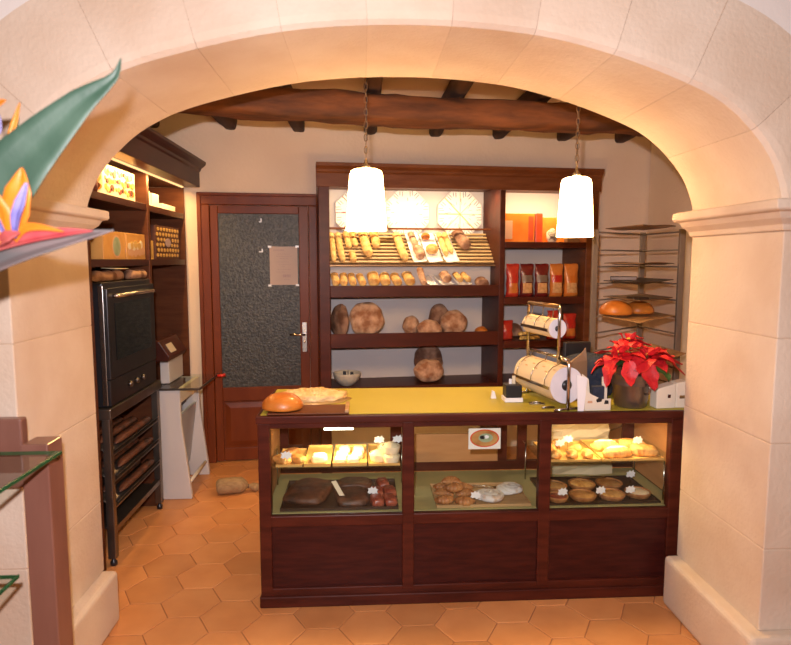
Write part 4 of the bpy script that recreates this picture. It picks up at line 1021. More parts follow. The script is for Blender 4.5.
for x, y, z, rz, lab in [(.392, 2.795, 0, .3, 'front croissant in the middle bay, nearest the glass'), (.480, 2.772, 0, -.2, 'croissant right of the front one in the middle bay'), (.402, 2.885, 0, 2.7, 'croissant in second row left, middle bay'), (.497, 2.880, 0, 3.3, 'croissant in second row right, middle bay'),
    (.405, 2.965, 0, .2, 'croissant in the back row left, middle bay'), (.503, 2.955, 0, -.5, 'croissant in the back row right, middle bay'), (.44, 2.835, .044, .2, 'upper croissant at the front of the pile, middle bay'), (.44, 2.92, .046, 2.9, 'upper croissant at the back of the pile, middle bay')]:
    CR((x, y, zd + z), rz, lab, group=GC)
def spiral(R, r, lab, loc, grp, rz=0):
    t = thing('sugared_spiral', lab, 'pastry', loc, rz, grp)
    pts = []; rad = []; turns = 2.6; N = 110
    for i in range(N):
        k = i / (N - 1); a = k * turns * 2 * PI; rr_ = R * (.10 + .80 * k); pts.append((rr_ * math.cos(a), rr_ * math.sin(a), r * .62 + .010 * (1 - k) ** .6)); rad.append(r * (.85 if k < .95 else .85 * (1 - (k - .95) * 16)) * (1 if k > .05 else .6))
    G().tube(pts, rad, 10, flat=.75, upv=(0, 0, 1)).build('spiral_dough', 'sugar', t)
    return t
spiral(.068, .026, 'sugar dusted spiral pastry, larger and nearer of two in middle bay', (.612, 2.822, zd + .001), 'sugared spirals in the middle bay')
spiral(.062, .025, 'sugar dusted spiral pastry, right of two in middle bay', (.735, 2.912, zd + .001), 'sugared spirals in the middle bay', 1)
def tongs(lab, loc, rz):
    t = thing('serving_tongs', lab, 'tongs', loc, rz)
    for s_ in (-1, 1): G().tube([(0, 0, .006), (.05, s_ * .010, .006), (.12, s_ * .014, .006), (.15, s_ * .008, .006)], [.004, .003, .003, .006], 8, flat=.5).build('tong_arm', 'chrome', t)
    return t
tongs('shiny serving tongs behind the sugared spirals in middle bay', (.53, 3.00, zd + .001), -.25)
TAG((.530, 2.748 + .004, zd + .006), -.2, 'splash shaped tag between croissants and sugared spiral', group=GT)
# hanging picture card on glass
t = thing('picture_card', 'white card with oval picture of a round pastry, behind middle bay glass', 'sign', (.488, 2.728, .728))
G().box(0, .150, 0, .0015, 0, .098).build('card', 'octo', t)
def oval(a, b, cx, cz, w0, nm, m_, par=t): G().prism([(a * math.cos(2 * PI * q / 28), b * math.sin(2 * PI * q / 28)) for q in range(28)], w0, w0 + .0004, lambda u, v, w: (cx + u, w, cz + v)).build(nm, m_, par)
oval(.068, .042, .075, .051, -.0006, 'red_rim', 'redbox'); oval(.062, .037, .075, .051, -.0012, 'golden_pastry', 'custard'); oval(.034, .021, .080, .053, -.0018, 'pale_centre', 'pattgr'); oval(.012, .009, .064, .056, -.0024, 'dark_fruit', 'black'); oval(.012, .008, .083, .058, -.0024, 'white_fruit', 'card')
# ---- bay 3 upper shelf
flat_tray('gold_tray', .880, 1.125, 2.745, 3.04, ZS, 'goldtray', 'gold tray of crescent pastries at left of the upper right bay', TG, .008)
flat_tray('gold_tray', 1.135, 1.430, 2.745, 3.06, ZS, 'goldtray', 'gold tray of long filled buns at right of the upper right bay', TG, .008)
C2 = croissant_mesh(.085, .027).build('crescent_pastry', 'flaky'); tag(C2, '', 'pastry'); C2 = Repeat(C2); GC2 = 'crescent pastries in the upper right bay'
for x, y, rz, lab in [(.925, 2.80, 1.2, 'crescent pastry nearest the left post, upper right bay'), (.925, 2.895, 1.0, 'second crescent pastry back from the left post, upper right bay'), (.985, 2.975, .4, 'crescent pastry at the back left, upper right bay'), (1.005, 2.80, 1.5, 'crescent pastry front, second from the left post'), (1.078, 2.80, 1.4, 'pointed crescent pastry front centre of upper right bay'), (1.05, 2.89, .5, 'crescent pastry behind the front centre one')]:
    C2((x, y, zt), rz, lab, group=GC2)
def bun(L, w, lab, loc, rz, grp):
    t = thing('filled_bun', lab, 'pastry', loc, rz, grp)
    G().blob(L / 2, w / 2, .032, seed=loc[0] * 9, nz=.08, bottom=.5, nu=30, nv=14).build('dough', 'flaky', t)
    G().blob(L * .34, w * .20, .010, (0, 0, .036), seed=2, nz=.25, bottom=.5).build('filling', 'pale', t)
GF = 'long filled buns in the upper right bay'
bun(.15, .075, 'cream filled bun in front, centre of the upper right bay', (1.222, 2.80, zt), .1, GF); bun(.15, .075, 'cream filled bun behind the front one, upper right bay', (1.205, 2.905, zt), .0, GF)
slab('flaky_slice', .122, .075, .045, 'flaky', 'folded flaky slice at the right front of upper right bay', (1.363, 2.82, zt), -.22, None, seed=50)
slab('flaky_slice', .13, .075, .045, 'flaky', 'folded flaky slice behind, right end of upper right bay', (1.345, 2.915, zt), -.2, None, seed=51)
TAG((.955, 2.748 + .09, zt + .012), .1, 'splash shaped tag at the left among the crescent pastries', group=GT); TAG((1.015, 2.90, zt + .012), -.25, 'splash shaped tag second from left, upper right bay', group=GT); TAG((1.352, 2.862, zt + .012), 0, 'splash shaped tag over the flaky slices at right', group=GT)
# ---- bay 3 deck
flat_tray('baking_tray', .885, 1.425, 2.748, 3.10, ZD, 'traym', 'dark tray of round tarts on the deck of the right bay', TG, .008)
GR3 = 'round tarts in the lower right bay'
for x, y, r, f, lab in [(.940, 2.805, .050, 'jam', 'reddish tart in the left front corner of the right bay'), (1.068, 2.818, .066, 'custard', 'glazed round tart, front row second from left, right bay'), (1.212, 2.822, .066, 'flaky', 'golden topped tart, front row third, right bay'), (1.352, 2.84, .062, 'pale', 'pale topped tart at the right end of front row, right bay'),
    (.965, 2.945, .066, 'custard', 'brown tart back row left, right bay'), (1.115, 2.96, .068, 'flaky', 'wide golden tart in the back row, right bay'), (1.262, 2.97, .066, 'custard', 'brown glazed tart back row right, right bay')]:
    tart(r, .024, f, lab, (x, y, zd), GR3, 'flakyd', domed=.15)
for x, y, z, lab in [(.952, 2.770, .006, 'splash shaped tag on the reddish tart, lower right bay'), (1.135, 2.765, .012, 'splash shaped tag between glazed and golden tarts, lower right bay'), (1.280, 2.765, .012, 'splash shaped tag between golden and pale tarts, lower right bay'), (1.355, 2.93, .028, 'splash shaped tag highest at the back of the lower right bay')]:
    TAG((x, y, zd + z), .1, lab, group=GT)
tongs('shiny serving tongs over the back tarts in right bay', (1.10, 3.0, zd + .034), -.05)
t = G(); rings = []
for i in range(9):
    z = .28 * i / 8; rings.append([(x * (1 - .02 * i) + .006 * math.sin(i * 2 + x * 30), y + .01 * math.sin(i * 3 + x * 50), z) for x, y in ((-.20, -.02), (-.1, -.03), (0, -.025), (.1, -.03), (.2, -.02), (.2, .02), (0, .03), (-.2, .02))])
t.loft(rings, True, True, 0, False); tag(place(t.build('paper_sack', 'kraft'), (1.16, 3.185, ZD)), 'crumpled pale kraft paper sack standing at the back of the right bay', 'bag')

# ================================================================== THINGS ON THE COUNTER
ZC = .907
tb = thing('cutting_board', 'brown wooden board with raised end on the left end of the counter', 'board', (0, 0, 0))
g = G(); g.box(-.43, -.062, 2.703, 2.87, ZC, ZC + .008); g.build('board', 'unit', tb, bevel=.003)
g = G(); g.box(-.080, -.062, 2.703, 2.87, ZC + .008, ZC + .022); g.build('end_rail', 'trayw', tb, bevel=.003)
tag(place(G().blob(.094, .078, .060, seed=5, nz=.03, bottom=.18, nu=36, nv=20).build('round_bun', 'bun'), (-.368, 2.782, ZC + .009)), 'glossy orange brown round bun on the board at left end of counter', 'bread')
def flatb(x, y, z): return 1 + .10 * noise.noise(Vector((x * 6, y * 6, 3)))
g = G(); g.blob(.175, .115, .030, seed=9, nz=.2, fr=14, bottom=.4, nu=48, nv=16, ridge=flatb); 
for i in range(60):
    a = random.uniform(0, 2 * PI); r = random.random() ** .5 * .9; x = .165 * r * math.cos(a); y = .108 * r * math.sin(a)
    g.blob(.012, .011, .009, (x, y, .034 * math.sqrt(max(.05, 1 - r * r)) + .001), seed=i, bottom=.5, nu=7, nv=5)
fb = thing('flat_loaf', 'pale yellow crumb topped flat loaf on paper behind the round bun', 'bread', (-.255, 3.02, ZC))
G().lathe([(0, 0), (.19, 0), (.195, .002), (0, .002)], 40, cap=False, fn=lambda a: 1 + .03 * math.cos(a * 9)).xf(Matrix.Diagonal((1, .68, 1, 1))).build('paper_base', 'goldtray', fb)
g.xf(Matrix.Translation((0, 0, .003))); g.build('crumb_loaf', 'coca', fb)

# paper roll dispenser
rd = thing('paper_roll_dispenser', 'chrome two tier dispenser with two rolls of wrapping paper on the counter', 'dispenser', (0, 0, 0))
ax = Vector((-.075, .33, 0)).normalized()
def froll(c, Lr, R, name):
    c = Vector(c); e = c + ax * Lr
    o = G(); o.tube([c, e], R, 40, cap=False); ro = o.build(name, 'roll', rd)
    for p, sgn in ((c, -1), (e, 1)):
        g = G(); side = Vector((ax.y, -ax.x, 0)); rings = []
        for r in (R, R * .30): rings.append([p + (side * math.cos(t) + Z3 * math.sin(t)) * r for t in [2 * PI * k / 40 for k in range(40)]])
        g.loft(rings, True, False, 0, False); g.build('roll_end', 'rollend', ro)
    g = G(); g.tube([c - ax * .002, e + ax * .002], R * .30, 20); g.build('core', 'black', ro)
    g = G()
    for k in range(7):
        for a in (2.2, 1.5, .9):
            m_ = c + ax * (Lr * (k + .6) / 7.6) ; side = Vector((ax.y, -ax.x, 0)); aa = a + .25 * (k % 2)
            q = [m_ + ax * du + (side * math.cos(aa + da) + Z3 * math.sin(aa + da)) * (R + .0006) for du, da in ((-.012, -.04), (.012, -.04), (.012, .04), (-.012, .04))]
            g.add(q, [(0, 1, 2, 3)])
    g.build('printed_marks', 'inktan', ro)
C1 = Vector((.945, 2.735, 1.022)); C2_ = Vector((.908, 2.775, 1.282))
froll(C1, .36, .086, 'paper_roll'); froll(C2_, .26, .046, 'paper_roll')
side = Vector((ax.y, -ax.x, 0))
for k, p in enumerate((C1 - ax * .014, C1 + ax * .375)):
    g = G(); q = Vector((p.x, p.y, 0)); inn_ = q
    top = C2_ if k == 0 else C2_ + ax * .28
    b = Vector((p.x, p.y, ZC))
    g.tube([b, b + Z3 * .215, b + Z3 * .235 + ax * (.01 if k == 0 else -.01)], .009, 8); g.build('post', 'chrome', rd)
    tq = Vector((top.x, top.y, 0)) - ax * (.014 if k == 0 else -.0)
    g = G(); g.tube([Vector((tq.x, tq.y, 1.12)), Vector((tq.x, tq.y, 1.372)), Vector((tq.x, tq.y, 1.385)) + ax * (.008 if k == 0 else -.008)], .008, 8); g.build('upper_post', 'chrome', rd)
    g = G(); g.tube([b + Z3 * .232, Vector((tq.x, tq.y, 1.145))], .008, 8); g.build('bracket', 'chrome', rd); g = G(); g.tube([b - side * .07 + Z3 * .006, b + side * .07 + Z3 * .006], .006, 8); g.build('foot', 'chrome', rd)
a0 = C1 - ax * .004; 
g = G(); z1 = 1.142
g.tube([Vector((a0.x, a0.y, z1)) - side * .0, Vector((a0.x, a0.y, z1)) + ax * .37], .008, 8); g.build('cross_bar', 'chrome', rd)
g = G(); t0 = Vector((C2_.x, C2_.y, 1.385)) - ax * .006; g.tube([t0, t0 + ax * .285], .010, 8); g.build('cross_bar', 'brass', rd)
# tear bars: curved wires hugging the rolls plus serrated edge
def tearbar(C, Lr, R, zt):
    g = G()
    for f in (.12, .48, .88):
        c = C + ax * (Lr * f); pts = [c - side * .005 + Z3 * (zt - C.z)]
        pts += [c + (side * math.cos(t) + Z3 * math.sin(t)) * (R + .008) for t in [PI * (.55 + .12 * k) for k in range(5)]]
        g.tube(pts, .0025, 6)
    g.build('wire_arm', 'chrome', rd)
    a = PI * 1.03; p = C + (side * math.cos(a) + Z3 * math.sin(a)) * (R + .008)
    g = G(); d = (side * math.cos(a) + Z3 * math.sin(a))
    q = [p + Z3 * .007, p - Z3 * .007]; g.loft([[x - d * .002 for x in q] + [x + d * .002 for x in q[::-1]], [x - d * .002 + ax * Lr for x in q] + [x + d * .002 + ax * Lr for x in q[::-1]]], True, True, 0, False); g.build('tear_bar', 'steel', rd)
tearbar(C1, .36, .086, 1.142); tearbar(C2_, .26, .046, 1.385)

# small stand with black and white box left of the dispenser
t = thing('receipt_printer', 'small black box on white base left of the paper rolls', 'machine', (.742, 2.93, ZC), 0)
G().box(-.048, .042, -.04, .04, 0, .022).build('base', 'card', t, bevel=.003); G().box(-.043, .037, -.038, .038, .022, .085).build('casing', 'black', t, bevel=.005)
G().box(-.004, .012, .0, .003, .085, .125).build('paper_slip', 'roll', t); G().box(-.02, -.006, .0, .003, .085, .110).build('paper_slip', 'card', t)
tag(place(G().prism([(0, 0), (.026, 0), (.018, .035), (.006, .04)], -.01, .01, lambda u, v, w: (u, w, v)).build('paper_stub', 'card'), (.645, 2.99, ZC)), 'tiny white paper stub on the yellow counter top beside the black box', 'paper')
t = thing('steel_clip', 'flat silver clip lying on the yellow counter under the lower roll', 'clip', (.845, 2.86, ZC), -.2)
G().box(-.04, .035, -.02, .02, 0, .004).build('plate', 'chrome', t, bevel=.001); G().tube([(-.03, 0, .006), (.0, .006, .008), (.03, 0, .006)], .003).build('spring', 'steel', t)
t = thing('steel_clip', 'flat silver clip near the front edge of the counter beside the dispenser post', 'clip', (.872, 2.768, ZC), .15)
G().box(-.035, .035, -.012, .012, 0, .004).build('plate', 'chrome', t, bevel=.001); G().tube([(-.03, 0, .006), (.0, .004, .008), (.03, 0, .006)], .003).build('spring', 'steel', t)

# leaflet holders
tag(place(G().prism([(0, 0), (.028, 0), (.040, .155), (-.010, .17)], 0, .004, lambda u, v, w: (u, w, v)).build('white_leaflet', 'card'), (.990, 2.704, ZC)), 'narrow white leaflet standing right of the large roll', 'leaflet')
t = thing('card_holder', 'cream open front holder with loyalty cards, left of the poinsettia pot', 'holder', (1.085, 2.735, ZC), .05)
g = G(); g.box(-.062, .062, -.022, .022, 0, .006)
g.prism([(-.062, .006), (.062, .006), (.062, .150), (.036, .150), (.036, .068), (-.020, .050), (-.030, .140), (-.062, .165)], .018, .022, lambda u, v, w: (u, w, v))
g.prism([(-.062, .006), (.062, .006), (.062, .055), (.02, .052), (-.03, .075), (-.062, .10)], -.022, -.018, lambda u, v, w: (u, w, v))
g.build('holder_body', 'cream', t)
g = G(); g.prism([(0, 0), (.022, .004), (.026, .018), (.008, .022), (-.004, .012)], -.024, -.0225, lambda u, v, w: (u - .005, w, v + .038)); g.prism([(0, 0), (.022, .0), (.020, .016), (.004, .018)], -.024, -.0225, lambda u, v, w: (u + .030, w, v + .030)); g.build('black_print', 'black', t)
g = G(); g.prism([(0, 0), (.024, .0), (.022, .010), (.002, .010)], -.024, -.0225, lambda u, v, w: (u - .05, w, v + .036)); g.build('pink_print', 'pattp', t)
g = G(); g.box(-.02, .034, -.012, .012, .007, .11); g.build('cards', 'navy', t)

# poinsettia
po = thing('poinsettia', 'red poinsettia with green lower leaves growing in the pewter pot', 'plant', (1.278, 2.80, ZC + .155))
pt = thing('pewter_pot', 'dark pewter flower pot with raised bands holding the poinsettia', 'pot', (1.278, 2.80, ZC))
G().lathe([(0, 0), (.068, 0), (.074, .006), (.077, .03), (.080, .034), (.082, .10), (.086, .104), (.088, .112), (.086, .118), (.092, .15), (.097, .156), (.096, .162), (.09, .162), (.082, .150), (.0, .14)], 40, cap=False).build('pot_body', 'pot', pt)
for s_ in (-1, 1): G().tube([(s_ * .085, 0, .115), (s_ * .103, 0, .118), (s_ * .107, 0, .095), (s_ * .101, 0, .075), (s_ * .081, 0, .07)], .005, 8).xf(Matrix.Rotation(-1.1, 4, 'Z')).build('pot_handle', 'pot', pt)
def leafmesh(L, w, droop, fold, seed, lob=0):
    N = 12; g = G(); vs = []
    for i in range(N + 1):
        k = i / N; wd = w * (math.sin(PI * min(1, k ** .8)) ** .8) * (1 + lob * math.sin(k * PI * 5) * .5)
        if i == N: wd = 0.0005
        x = L * k; z = -droop * L * k * k + .01 * math.sin(k * 6 + seed)
        for q in (-1, -.5, 0, .5, 1): vs.append((x, q * wd, z + fold * wd * abs(q) - .004 * (q == 0) + .003 * math.sin(k * 14 + seed) * q))
    fs = []
    for i in range(N):
        for q in range(4): a = i * 5 + q; fs.append((a, a + 1, a + 6, a + 5))
    g.add(vs, fs, 0, True); return g
rp = random.Random(11)
def addleaves(nm, material, specs, parent, origin):
    for (az, el, L, w, dr, x, y, z) in specs:
        g = leafmesh(L, w, dr, .25, az * 3, .18)
        g.xf(Matrix.Translation(Vector(origin) + Vector((x, y, z))) @ Matrix.Rotation(az, 4, 'Z') @ Matrix.Rotation(-el, 4, 'Y'))
        g.build(nm, material, parent)
sp = []
heads = [(-.075, -.02, .10, 8, .115), (.055, -.045, .09, 9, .125), (.0, .03, .155, 8, .10), (.11, .03, .085, 7, .12)]
for hx, hy, hz, n, L in heads:
    for k in range(n):
        sp.append((2 * PI * k / n + rp.uniform(-.25, .25), rp.uniform(-.15, .45), L * rp.uniform(.8, 1.1), L * rp.uniform(.32, .42), rp.uniform(.2, .55), hx, hy, hz - .015))
    for k in range(4): sp.append((2 * PI * k / 4 + rp.uniform(-.4, .4), rp.uniform(.5, .9), L * .6, L * .18, .2, hx, hy, hz))
# hanging bracts at the front
sp += [(-1.75, -1.0, .125, .036, .05, -.055, -.085, .075), (-1.5, -1.05, .14, .040, .05, .035, -.085, .07), (-2.5, -.6, .12, .032, .3, -.10, -.05, .06), (-.35, -.15, .16, .035, .25, .08, -.03, .08), (0, .0, .15, .035, .3, .10, 0, .09), (3.0, -.2, .12, .03, .5, -.09, -.02, .08)]
addleaves('red_bract', 'redleaf', sp, po, (0, 0, 0))
gl = []
for k in range(11): gl.append((2 * PI * k / 11 + rp.uniform(-.2, .2), rp.uniform(.0, .3), rp.uniform(.10, .14), .032, .22, 0, 0, .045))
gl += [(-1.1, -.8, .10, .03, .1, .09, -.07, .06)]
addleaves('green_leaf', 'gleaf', gl, po, (0, 0, 0))
g = G()
for hx, hy, hz, n, L in heads: g.tube([(hx * .2, hy * .2, .0), (hx * .6, hy * .6, hz * .5), (hx, hy, hz)], [.005, .004, .003], 7)
g.build('stem', 'gleaf', po)
for hx, hy, hz, n, L in heads:
    g = G()
    for k in range(5): g.blob(.005, .005, .006, (hx + .009 * math.cos(k * 1.3), hy + .009 * math.sin(k * 1.3), hz + .004), nu=7, nv=5)
    g.build('yellow_bud', 'budy', po)

# white card terminal boxes at the right end
t = thing('white_terminal', 'cream plastic box with small dark socket at the right end of counter', 'device', (1.455, 2.765, ZC), .08)
g = G(); g.prism([(-.085, 0), (.010, 0), (.010, .118), (-.075, .095), (-.085, .085)], -.03, .03, lambda u, v, w: (u, w, v)); g.build('casing', 'cream', t, bevel=.004)
g = G(); g.box(-.030, -.016, -.0315, -.0295, .05, .066); g.build('socket', 'unitd', t)
g = G(); g.prism([(.013, 0), (.075, 0), (.075, .128), (.013, .120)], -.028, .03, lambda u, v, w: (u, w, v)); g.build('side_casing', 'cream', t, bevel=.004)
g = G(); g.box(.030, .06, -.0295, -.0275, .045, .06); g.build('slot', 'steel', t)

# dark till / bag behind the plant
t = thing('folded_jacket', 'dark navy cloth heap behind the poinsettia on the counter', 'cloth', (1.165, 3.04, ZC))
g = G(); g.blob(.175, .10, .125, seed=31, nz=.18, fr=9, bottom=.75, nu=40, nv=22); g.build('cloth', 'navy', t)
t = thing('black_till', 'low black till with raised display behind the dispenser', 'machine', (1.20, 3.20, ZC), .1)
g = G(); g.box(-.17, .24, -.045, .045, 0, .12); g.build('till_body', 'black', t, bevel=.006)
g = G(); g.box(-.12, .03, -.01, .02, .12, .255); g.build('display', 'bmetal', t, bevel=.006)
t = thing('paper_cone', 'olive brown paper bag end standing beside the large paper roll', 'bag', (1.062, 2.93, ZC))
g = G(); g.loft([[(-.05, -.015, 0), (.05, -.015, 0), (.05, .015, 0), (-.05, .015, 0)], [(-.035, -.012, .19), (.045, -.012, .20), (.045, .012, .20), (-.035, .012, .19)], [(.02, -.004, .235), (.04, -.004, .262), (.04, .004, .262), (.02, .004, .235)]], True, True, 0, False); g.build('folded_paper', 'trayd', t)

# ================================================================== PENDANT LAMPS
def pendant(x, y, zb, zt, r0, r1, lab, lean):
    t = thing('pendant_lamp', lab, 'lamp', (x, y, 0), 0, 'white glass pendant lamps over the counter')
    h = zt - zb
    g = G(); g.lathe([(r1 - .003, zb), (r1, zb + .002), (r1 - (r1 - r0) * .5, zb + h * .5), (r0, zt - .025), (r0 - .006, zt - .008), (r0 - .02, zt), (.012, zt + .002)], 40, cap=False); g.build('glass_shade', 'shade', t)
    g = G(); g.lathe([(0, zt + .0), (.022, zt + .001), (.022, zt + .018), (.010, zt + .03), (.006, zt + .05), (0, zt + .05)], 16, cap=False); g.build('shade_cap', 'steel', t)
    g = G(); z = zt + .045; i = 0
    while z < CEIL - .05:
        pts = []
        for k in range(12):
            a = 2 * PI * k / 12; u = .0085 * math.cos(a); v = .018 * math.sin(a)
            pts.append((u if i % 2 else 0, 0 if i % 2 else u, z + .018 + v))
        g.tube(pts, .0024, 6, closed=True); z += .0295; i += 1
    g.build('chain', 'brass', t)
    g = G(); g.tube([(0, .004, zt + .04), (.003, .006, (zt + CEIL) / 2), (0, .004, CEIL - .03)], .0025, 6); g.build('cord', 'bmetal', t)
    g = G(); g.lathe([(0, CEIL - .03), (.045, CEIL - .028), (.05, CEIL - .01), (.05, CEIL - .001), (0, CEIL - .001)], 24, cap=False); g.build('ceiling_rose', 'brass', t)
    return t
pendant(.023, 3.0, 1.742, 2.032, .080, .099, 'glowing white tapered glass pendant lamp on a chain, left of two', 0)
pendant(1.055, 3.0, 1.714, 2.002, .073, .089, 'glowing white tapered glass pendant lamp on a chain, right of two', 0)

# ================================================================== FOREGROUND
dc = thing('glass_display_stand', 'foreground stand with reddish wooden post and green edged glass shelves', 'display stand', (0, 0, 0))
g = G(); g.box(-1.078, -.995, 1.935, 2.030, 0, 1.02); g.build('post', 'postw', dc, bevel=.004)
for z, xe, ye in ((1.0, -.958, 1.930), (.70, -.996, 1.725)):
    g = G(); g.box(-1.9, xe, 1.20, ye, z - .012, z); g.build('glass_shelf', 'glasss', dc)
    g = G(); g.box(xe, xe + .006, 1.20, ye + .008, z - .012, z); g.box(-1.9, xe, ye, ye + .004, z - .012, z); g.build('shelf_edge', 'gedge', dc, bevel=.002)
g = G(); g.box(-.992, -.958, 1.915, 1.934, .975, .988); g.build('bracket', 'chrome', dc)
g = G(); g.box(-1.90, -1.10, 1.985, 2.025, .86, 1.09); g.build('back_rail', 'postw', dc, bevel=.006)
g = G(); g.box(-1.98, -1.90, 1.935, 2.030, 0, 1.09); g.build('post', 'postw', dc, bevel=.004)
for x in (-1.98,):
    g = G(); g.box(x, x + .08, 1.15, 1.23, 0, 1.0); g.build('post', 'postw', dc, bevel=.004)

# bird of paradise
FY = 1.35
fl = thing('bird_of_paradise', 'bird of paradise stem with orange and blue flower and broad green leaf, foreground left', 'flower', (0, 0, 0))
def fpt(x, z, y=FY): return Vector((x, y, z))
def blade(pts, ws, nm, material, thick=.002, cup=.15, nrm=Vector((0, -1, 0)), twist=0):
    pts = spline(pts, 6); n = len(pts); vs = []
    def wv(k):
        x = k * (len(ws) - 1); i = min(int(x), len(ws) - 2); f = x - i; return ws[i] * (1 - f) + ws[i + 1] * f
    for i, p in enumerate(pts):
        k = i / (n - 1); d = (pts[min(i + 1, n - 1)] - pts[max(i - 1, 0)]).normalized(); b = d.cross(nrm).normalized(); nn = b.cross(d)
        w = wv(k)
        for q in (-1, -.6, -.2, 0, .2, .6, 1): vs.append(p + b * (q * w) + nn * (cup * w * (q * q)) - nn * (.0015 if q == 0 else 0))
    fs = []
    for i in range(n - 1):
        for q in range(6): a = i * 7 + q; fs.append((a, a + 1, a + 8, a + 7))
    g = G(); g.add(vs, fs, 0, True); o = g.build(nm, material, fl); s_ = o.modifiers.new('t', 'SOLIDIFY'); s_.thickness = thick; return o
blade([fpt(-.90, 1.56, 1.39), fpt(-.804, 1.675, 1.37), fpt(-.727, 1.780, 1.35), fpt(-.671, 1.842, 1.35), fpt(-.620, 1.892, 1.35), fpt(-.580, 1.929, 1.35), fpt(-.525, 1.970, 1.35), fpt(-.508, 1.990, 1.35), fpt(-.499, 2.018, 1.35)], [.03, .055, .062, .050, .038, .028, .012, .007, .001], 'leaf', 'leaf', cup=.22)
blade([fpt(-.90, 1.545, 1.38), fpt(-.80, 1.583, 1.35), fpt(-.70, 1.618, 1.33), fpt(-.60, 1.645, 1.33), fpt(-.521, 1.662, 1.33)], [.024, .030, .026, .015, .001], 'grey_bract', 'bract', .004, .8, Vector((0, -1, .2)))
blade([fpt(-.78, 1.618, 1.318), fpt(-.70, 1.640, 1.310), fpt(-.62, 1.655, 1.312), fpt(-.56, 1.660, 1.32)], [.012, .013, .011, .001], 'pink_bract_edge', 'bractp', .002, .5, Vector((0, -1, .4)))
blade([fpt(-.715, 1.645, 1.31), fpt(-.702, 1.70, 1.30), fpt(-.688, 1.74, 1.29), fpt(-.680, 1.785, 1.29)], [.012, .030, .026, .001], 'orange_petal', 'petal')
blade([fpt(-.725, 1.645, 1.31), fpt(-.742, 1.69, 1.30), fpt(-.762, 1.735, 1.29), fpt(-.785, 1.78, 1.28)], [.012, .034, .028, .001], 'orange_petal', 'petal')
blade([fpt(-.715, 1.640, 1.31), fpt(-.690, 1.664, 1.30), fpt(-.655, 1.667, 1.295), fpt(-.610, 1.658, 1.30)], [.006, .010, .007, .001], 'orange_petal', 'petal')
blade([fpt(-.730, 1.642, 1.30), fpt(-.76, 1.65, 1.29), fpt(-.80, 1.655, 1.28)], [.008, .018, .008], 'orange_petal', 'petal')
blade([fpt(-.705, 1.645, 1.295), fpt(-.692, 1.685, 1.28), fpt(-.678, 1.715, 1.275), fpt(-.662, 1.752, 1.27)], [.004, .010, .011, .003], 'blue_petal', 'bluep', cup=.5)
blade([fpt(-.722, 1.645, 1.295), fpt(-.728, 1.68, 1.28), fpt(-.735, 1.715, 1.27)], [.004, .006, .001], 'blue_petal', 'bluep', cup=.5)
blade([fpt(-.74, 1.635, 1.30), fpt(-.715, 1.648, 1.285), fpt(-.69, 1.655, 1.285)], [.008, .012, .002], 'pink_heart', 'bractp')
g = G(); g.tube([(-1.04, 1.42, 1.013), (-1.02, 1.42, 1.25), (-.95, 1.38, 1.5), (-.86, 1.36, 1.565), (-.76, 1.34, 1.625)], [.010, .010, .010, .013, .010], 10); g.build('stem', 'gleaf', fl)
f2 = thing('bird_of_paradise', 'second flower stem barely in frame at the left edge above the leaf', 'flower', (0, 0, 0))
_f = fl; fl = f2
blade([fpt(-.80, 1.80, 1.45), fpt(-.79, 1.85, 1.45), fpt(-.775, 1.90, 1.45), fpt(-.765, 1.94, 1.45)], [.006, .012, .010, .001], 'green_bract', 'gleaf')
blade([fpt(-.87, 1.91, 1.45), fpt(-.82, 1.942, 1.45), fpt(-.79, 1.955, 1.45)], [.006, .012, .001], 'orange_petal', 'petal')
blade([fpt(-.79, 1.84, 1.43), fpt(-.765, 1.90, 1.43), fpt(-.750, 1.945, 1.43)], [.005, .007, .001], 'orange_petal', 'petal')
blade([fpt(-.82, 1.86, 1.42), fpt(-.795, 1.88, 1.42), fpt(-.792, 1.91, 1.42), fpt(-.80, 1.93, 1.42)], [.003, .007, .005, .001], 'blue_petal', 'bluep')
g = G(); g.tube([(-1.06, 1.44, 1.013), (-1.06, 1.46, 1.4), (-.95, 1.46, 1.72), (-.80, 1.45, 1.82)], .009, 10); g.build('stem', 'gleaf', f2)
fl = _f
vs_ = thing('glass_vase', 'tall clear vase below the frame holding the bird of paradise stems', 'vase', (-1.02, 1.42, 1.001))
G().lathe([(0, 0), (.07, 0), (.075, .01), (.07, .12), (.09, .30), (.10, .36), (.097, .36), (.087, .30), (.066, .12), (.068, .012), (0, .010)], 32, cap=False).build('vase_body', 'glasss', vs_)

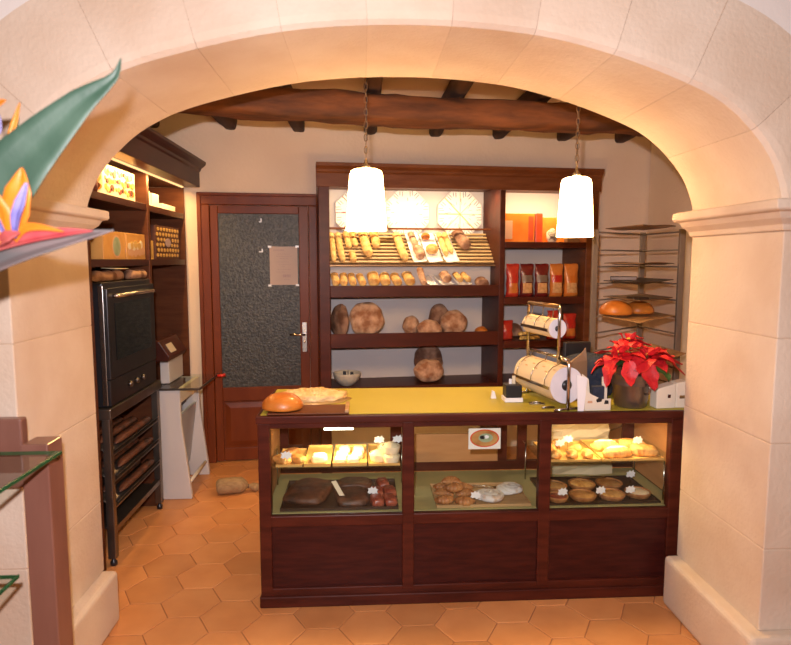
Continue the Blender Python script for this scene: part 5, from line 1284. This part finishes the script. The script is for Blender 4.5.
# ================================================================== LIGHTS
def area(name, loc, sx, sy, power, col, rot=(0, 0, 0), par=None):
    l = bpy.data.lights.new(name, 'AREA'); l.shape = 'RECTANGLE'; l.size = sx; l.size_y = sy; l.energy = power; l.color = col
    o = bpy.data.objects.new(name, l); COL.objects.link(o); o.location = loc; o.rotation_euler = rot; return o
def point(name, loc, power, col, r=.03):
    l = bpy.data.lights.new(name, 'POINT'); l.energy = power; l.color = col; l.shadow_soft_size = r
    o = bpy.data.objects.new(name, l); COL.objects.link(o); o.location = loc; return o
WARM = (1.0, .50, .15)
for i, (x, z) in enumerate(((.023, 1.80), (1.055, 1.775))): point('pendant_bulb', (x, 3.0, z), 12, WARM, .05)
area('shelf_lamp', Wp(1.61, .38, 2.112), 1.2, .04, 9.5, (1, .68, .34), (.22, 0, AW))
area('shelf_lamp', Wp(2.625, .38, 2.112), .6, .04, 6, (1, .64, .28), (.3, 0, AW))
area('cabinet_lamp', (-1.287, 3.9, 2.118), .03, 1.5, 13, (1, .58, .20), (0, .35, 0))
area('case_lamp', (-.11, 2.805, .809), .14, .03, 3.0, (1, .66, .28))
area('case_lamp', (1.16, 2.815, .843), .28, .03, 3.2, (1, .60, .22))
# camera flash, as its shadows behind the leaf show
l = bpy.data.lights.new('camera_flash', 'AREA'); l.shape = 'RECTANGLE'; l.size = .05; l.size_y = .03; l.energy = 68; l.color = (1.0, .89, .93)
o = bpy.data.objects.new('camera_flash', l); COL.objects.link(o); o.location = (-.06, .02, 1.75); o.rotation_euler = (PI / 2 - .05, 0, -.05)
# warm room lamp in the front shop, overhead behind the camera
area('shop_ceiling_lamp', (.2, .2, 3.1), 1.2, .8, 9, (1, .50, .16), (0, 0, 0))
w = bpy.data.worlds.new('World'); scene.world = w; w.use_nodes = True
w.node_tree.nodes['Background'].inputs[0].default_value = (1.0, .52, .22, 1); w.node_tree.nodes['Background'].inputs[1].default_value = .09

# ================================================================== CAMERA
ya, pp = math.radians(3.14341), math.radians(5.85006)
F = Vector((math.sin(ya) * math.cos(pp), math.cos(ya) * math.cos(pp), -math.sin(pp))); R = Vector((math.cos(ya), -math.sin(ya), 0)); Uc = R.cross(F)
cam = bpy.data.cameras.new('Camera'); cam.sensor_width = 36; cam.lens = 36 * 610 / 791; cam.clip_start = .02; cam.dof.use_dof = True; cam.dof.focus_distance = 3.5; cam.dof.aperture_fstop = 2.8; cam.sensor_fit = 'HORIZONTAL'
co = bpy.data.objects.new('Camera', cam); COL.objects.link(co)
m = Matrix((R, Uc, -F)).transposed().to_4x4(); m.translation = Vector((0, 0, 1.6)); co.matrix_world = m
scene.camera = co
vs = scene.view_settings; vs.view_transform = 'Standard'; vs.look = 'None'; vs.gamma = 1; vs.exposure = 0.14; vs.use_curve_mapping = False
scene.cycles.use_denoising = True; scene.cycles.max_bounces = 8; scene.cycles.transparent_max_bounces = 12
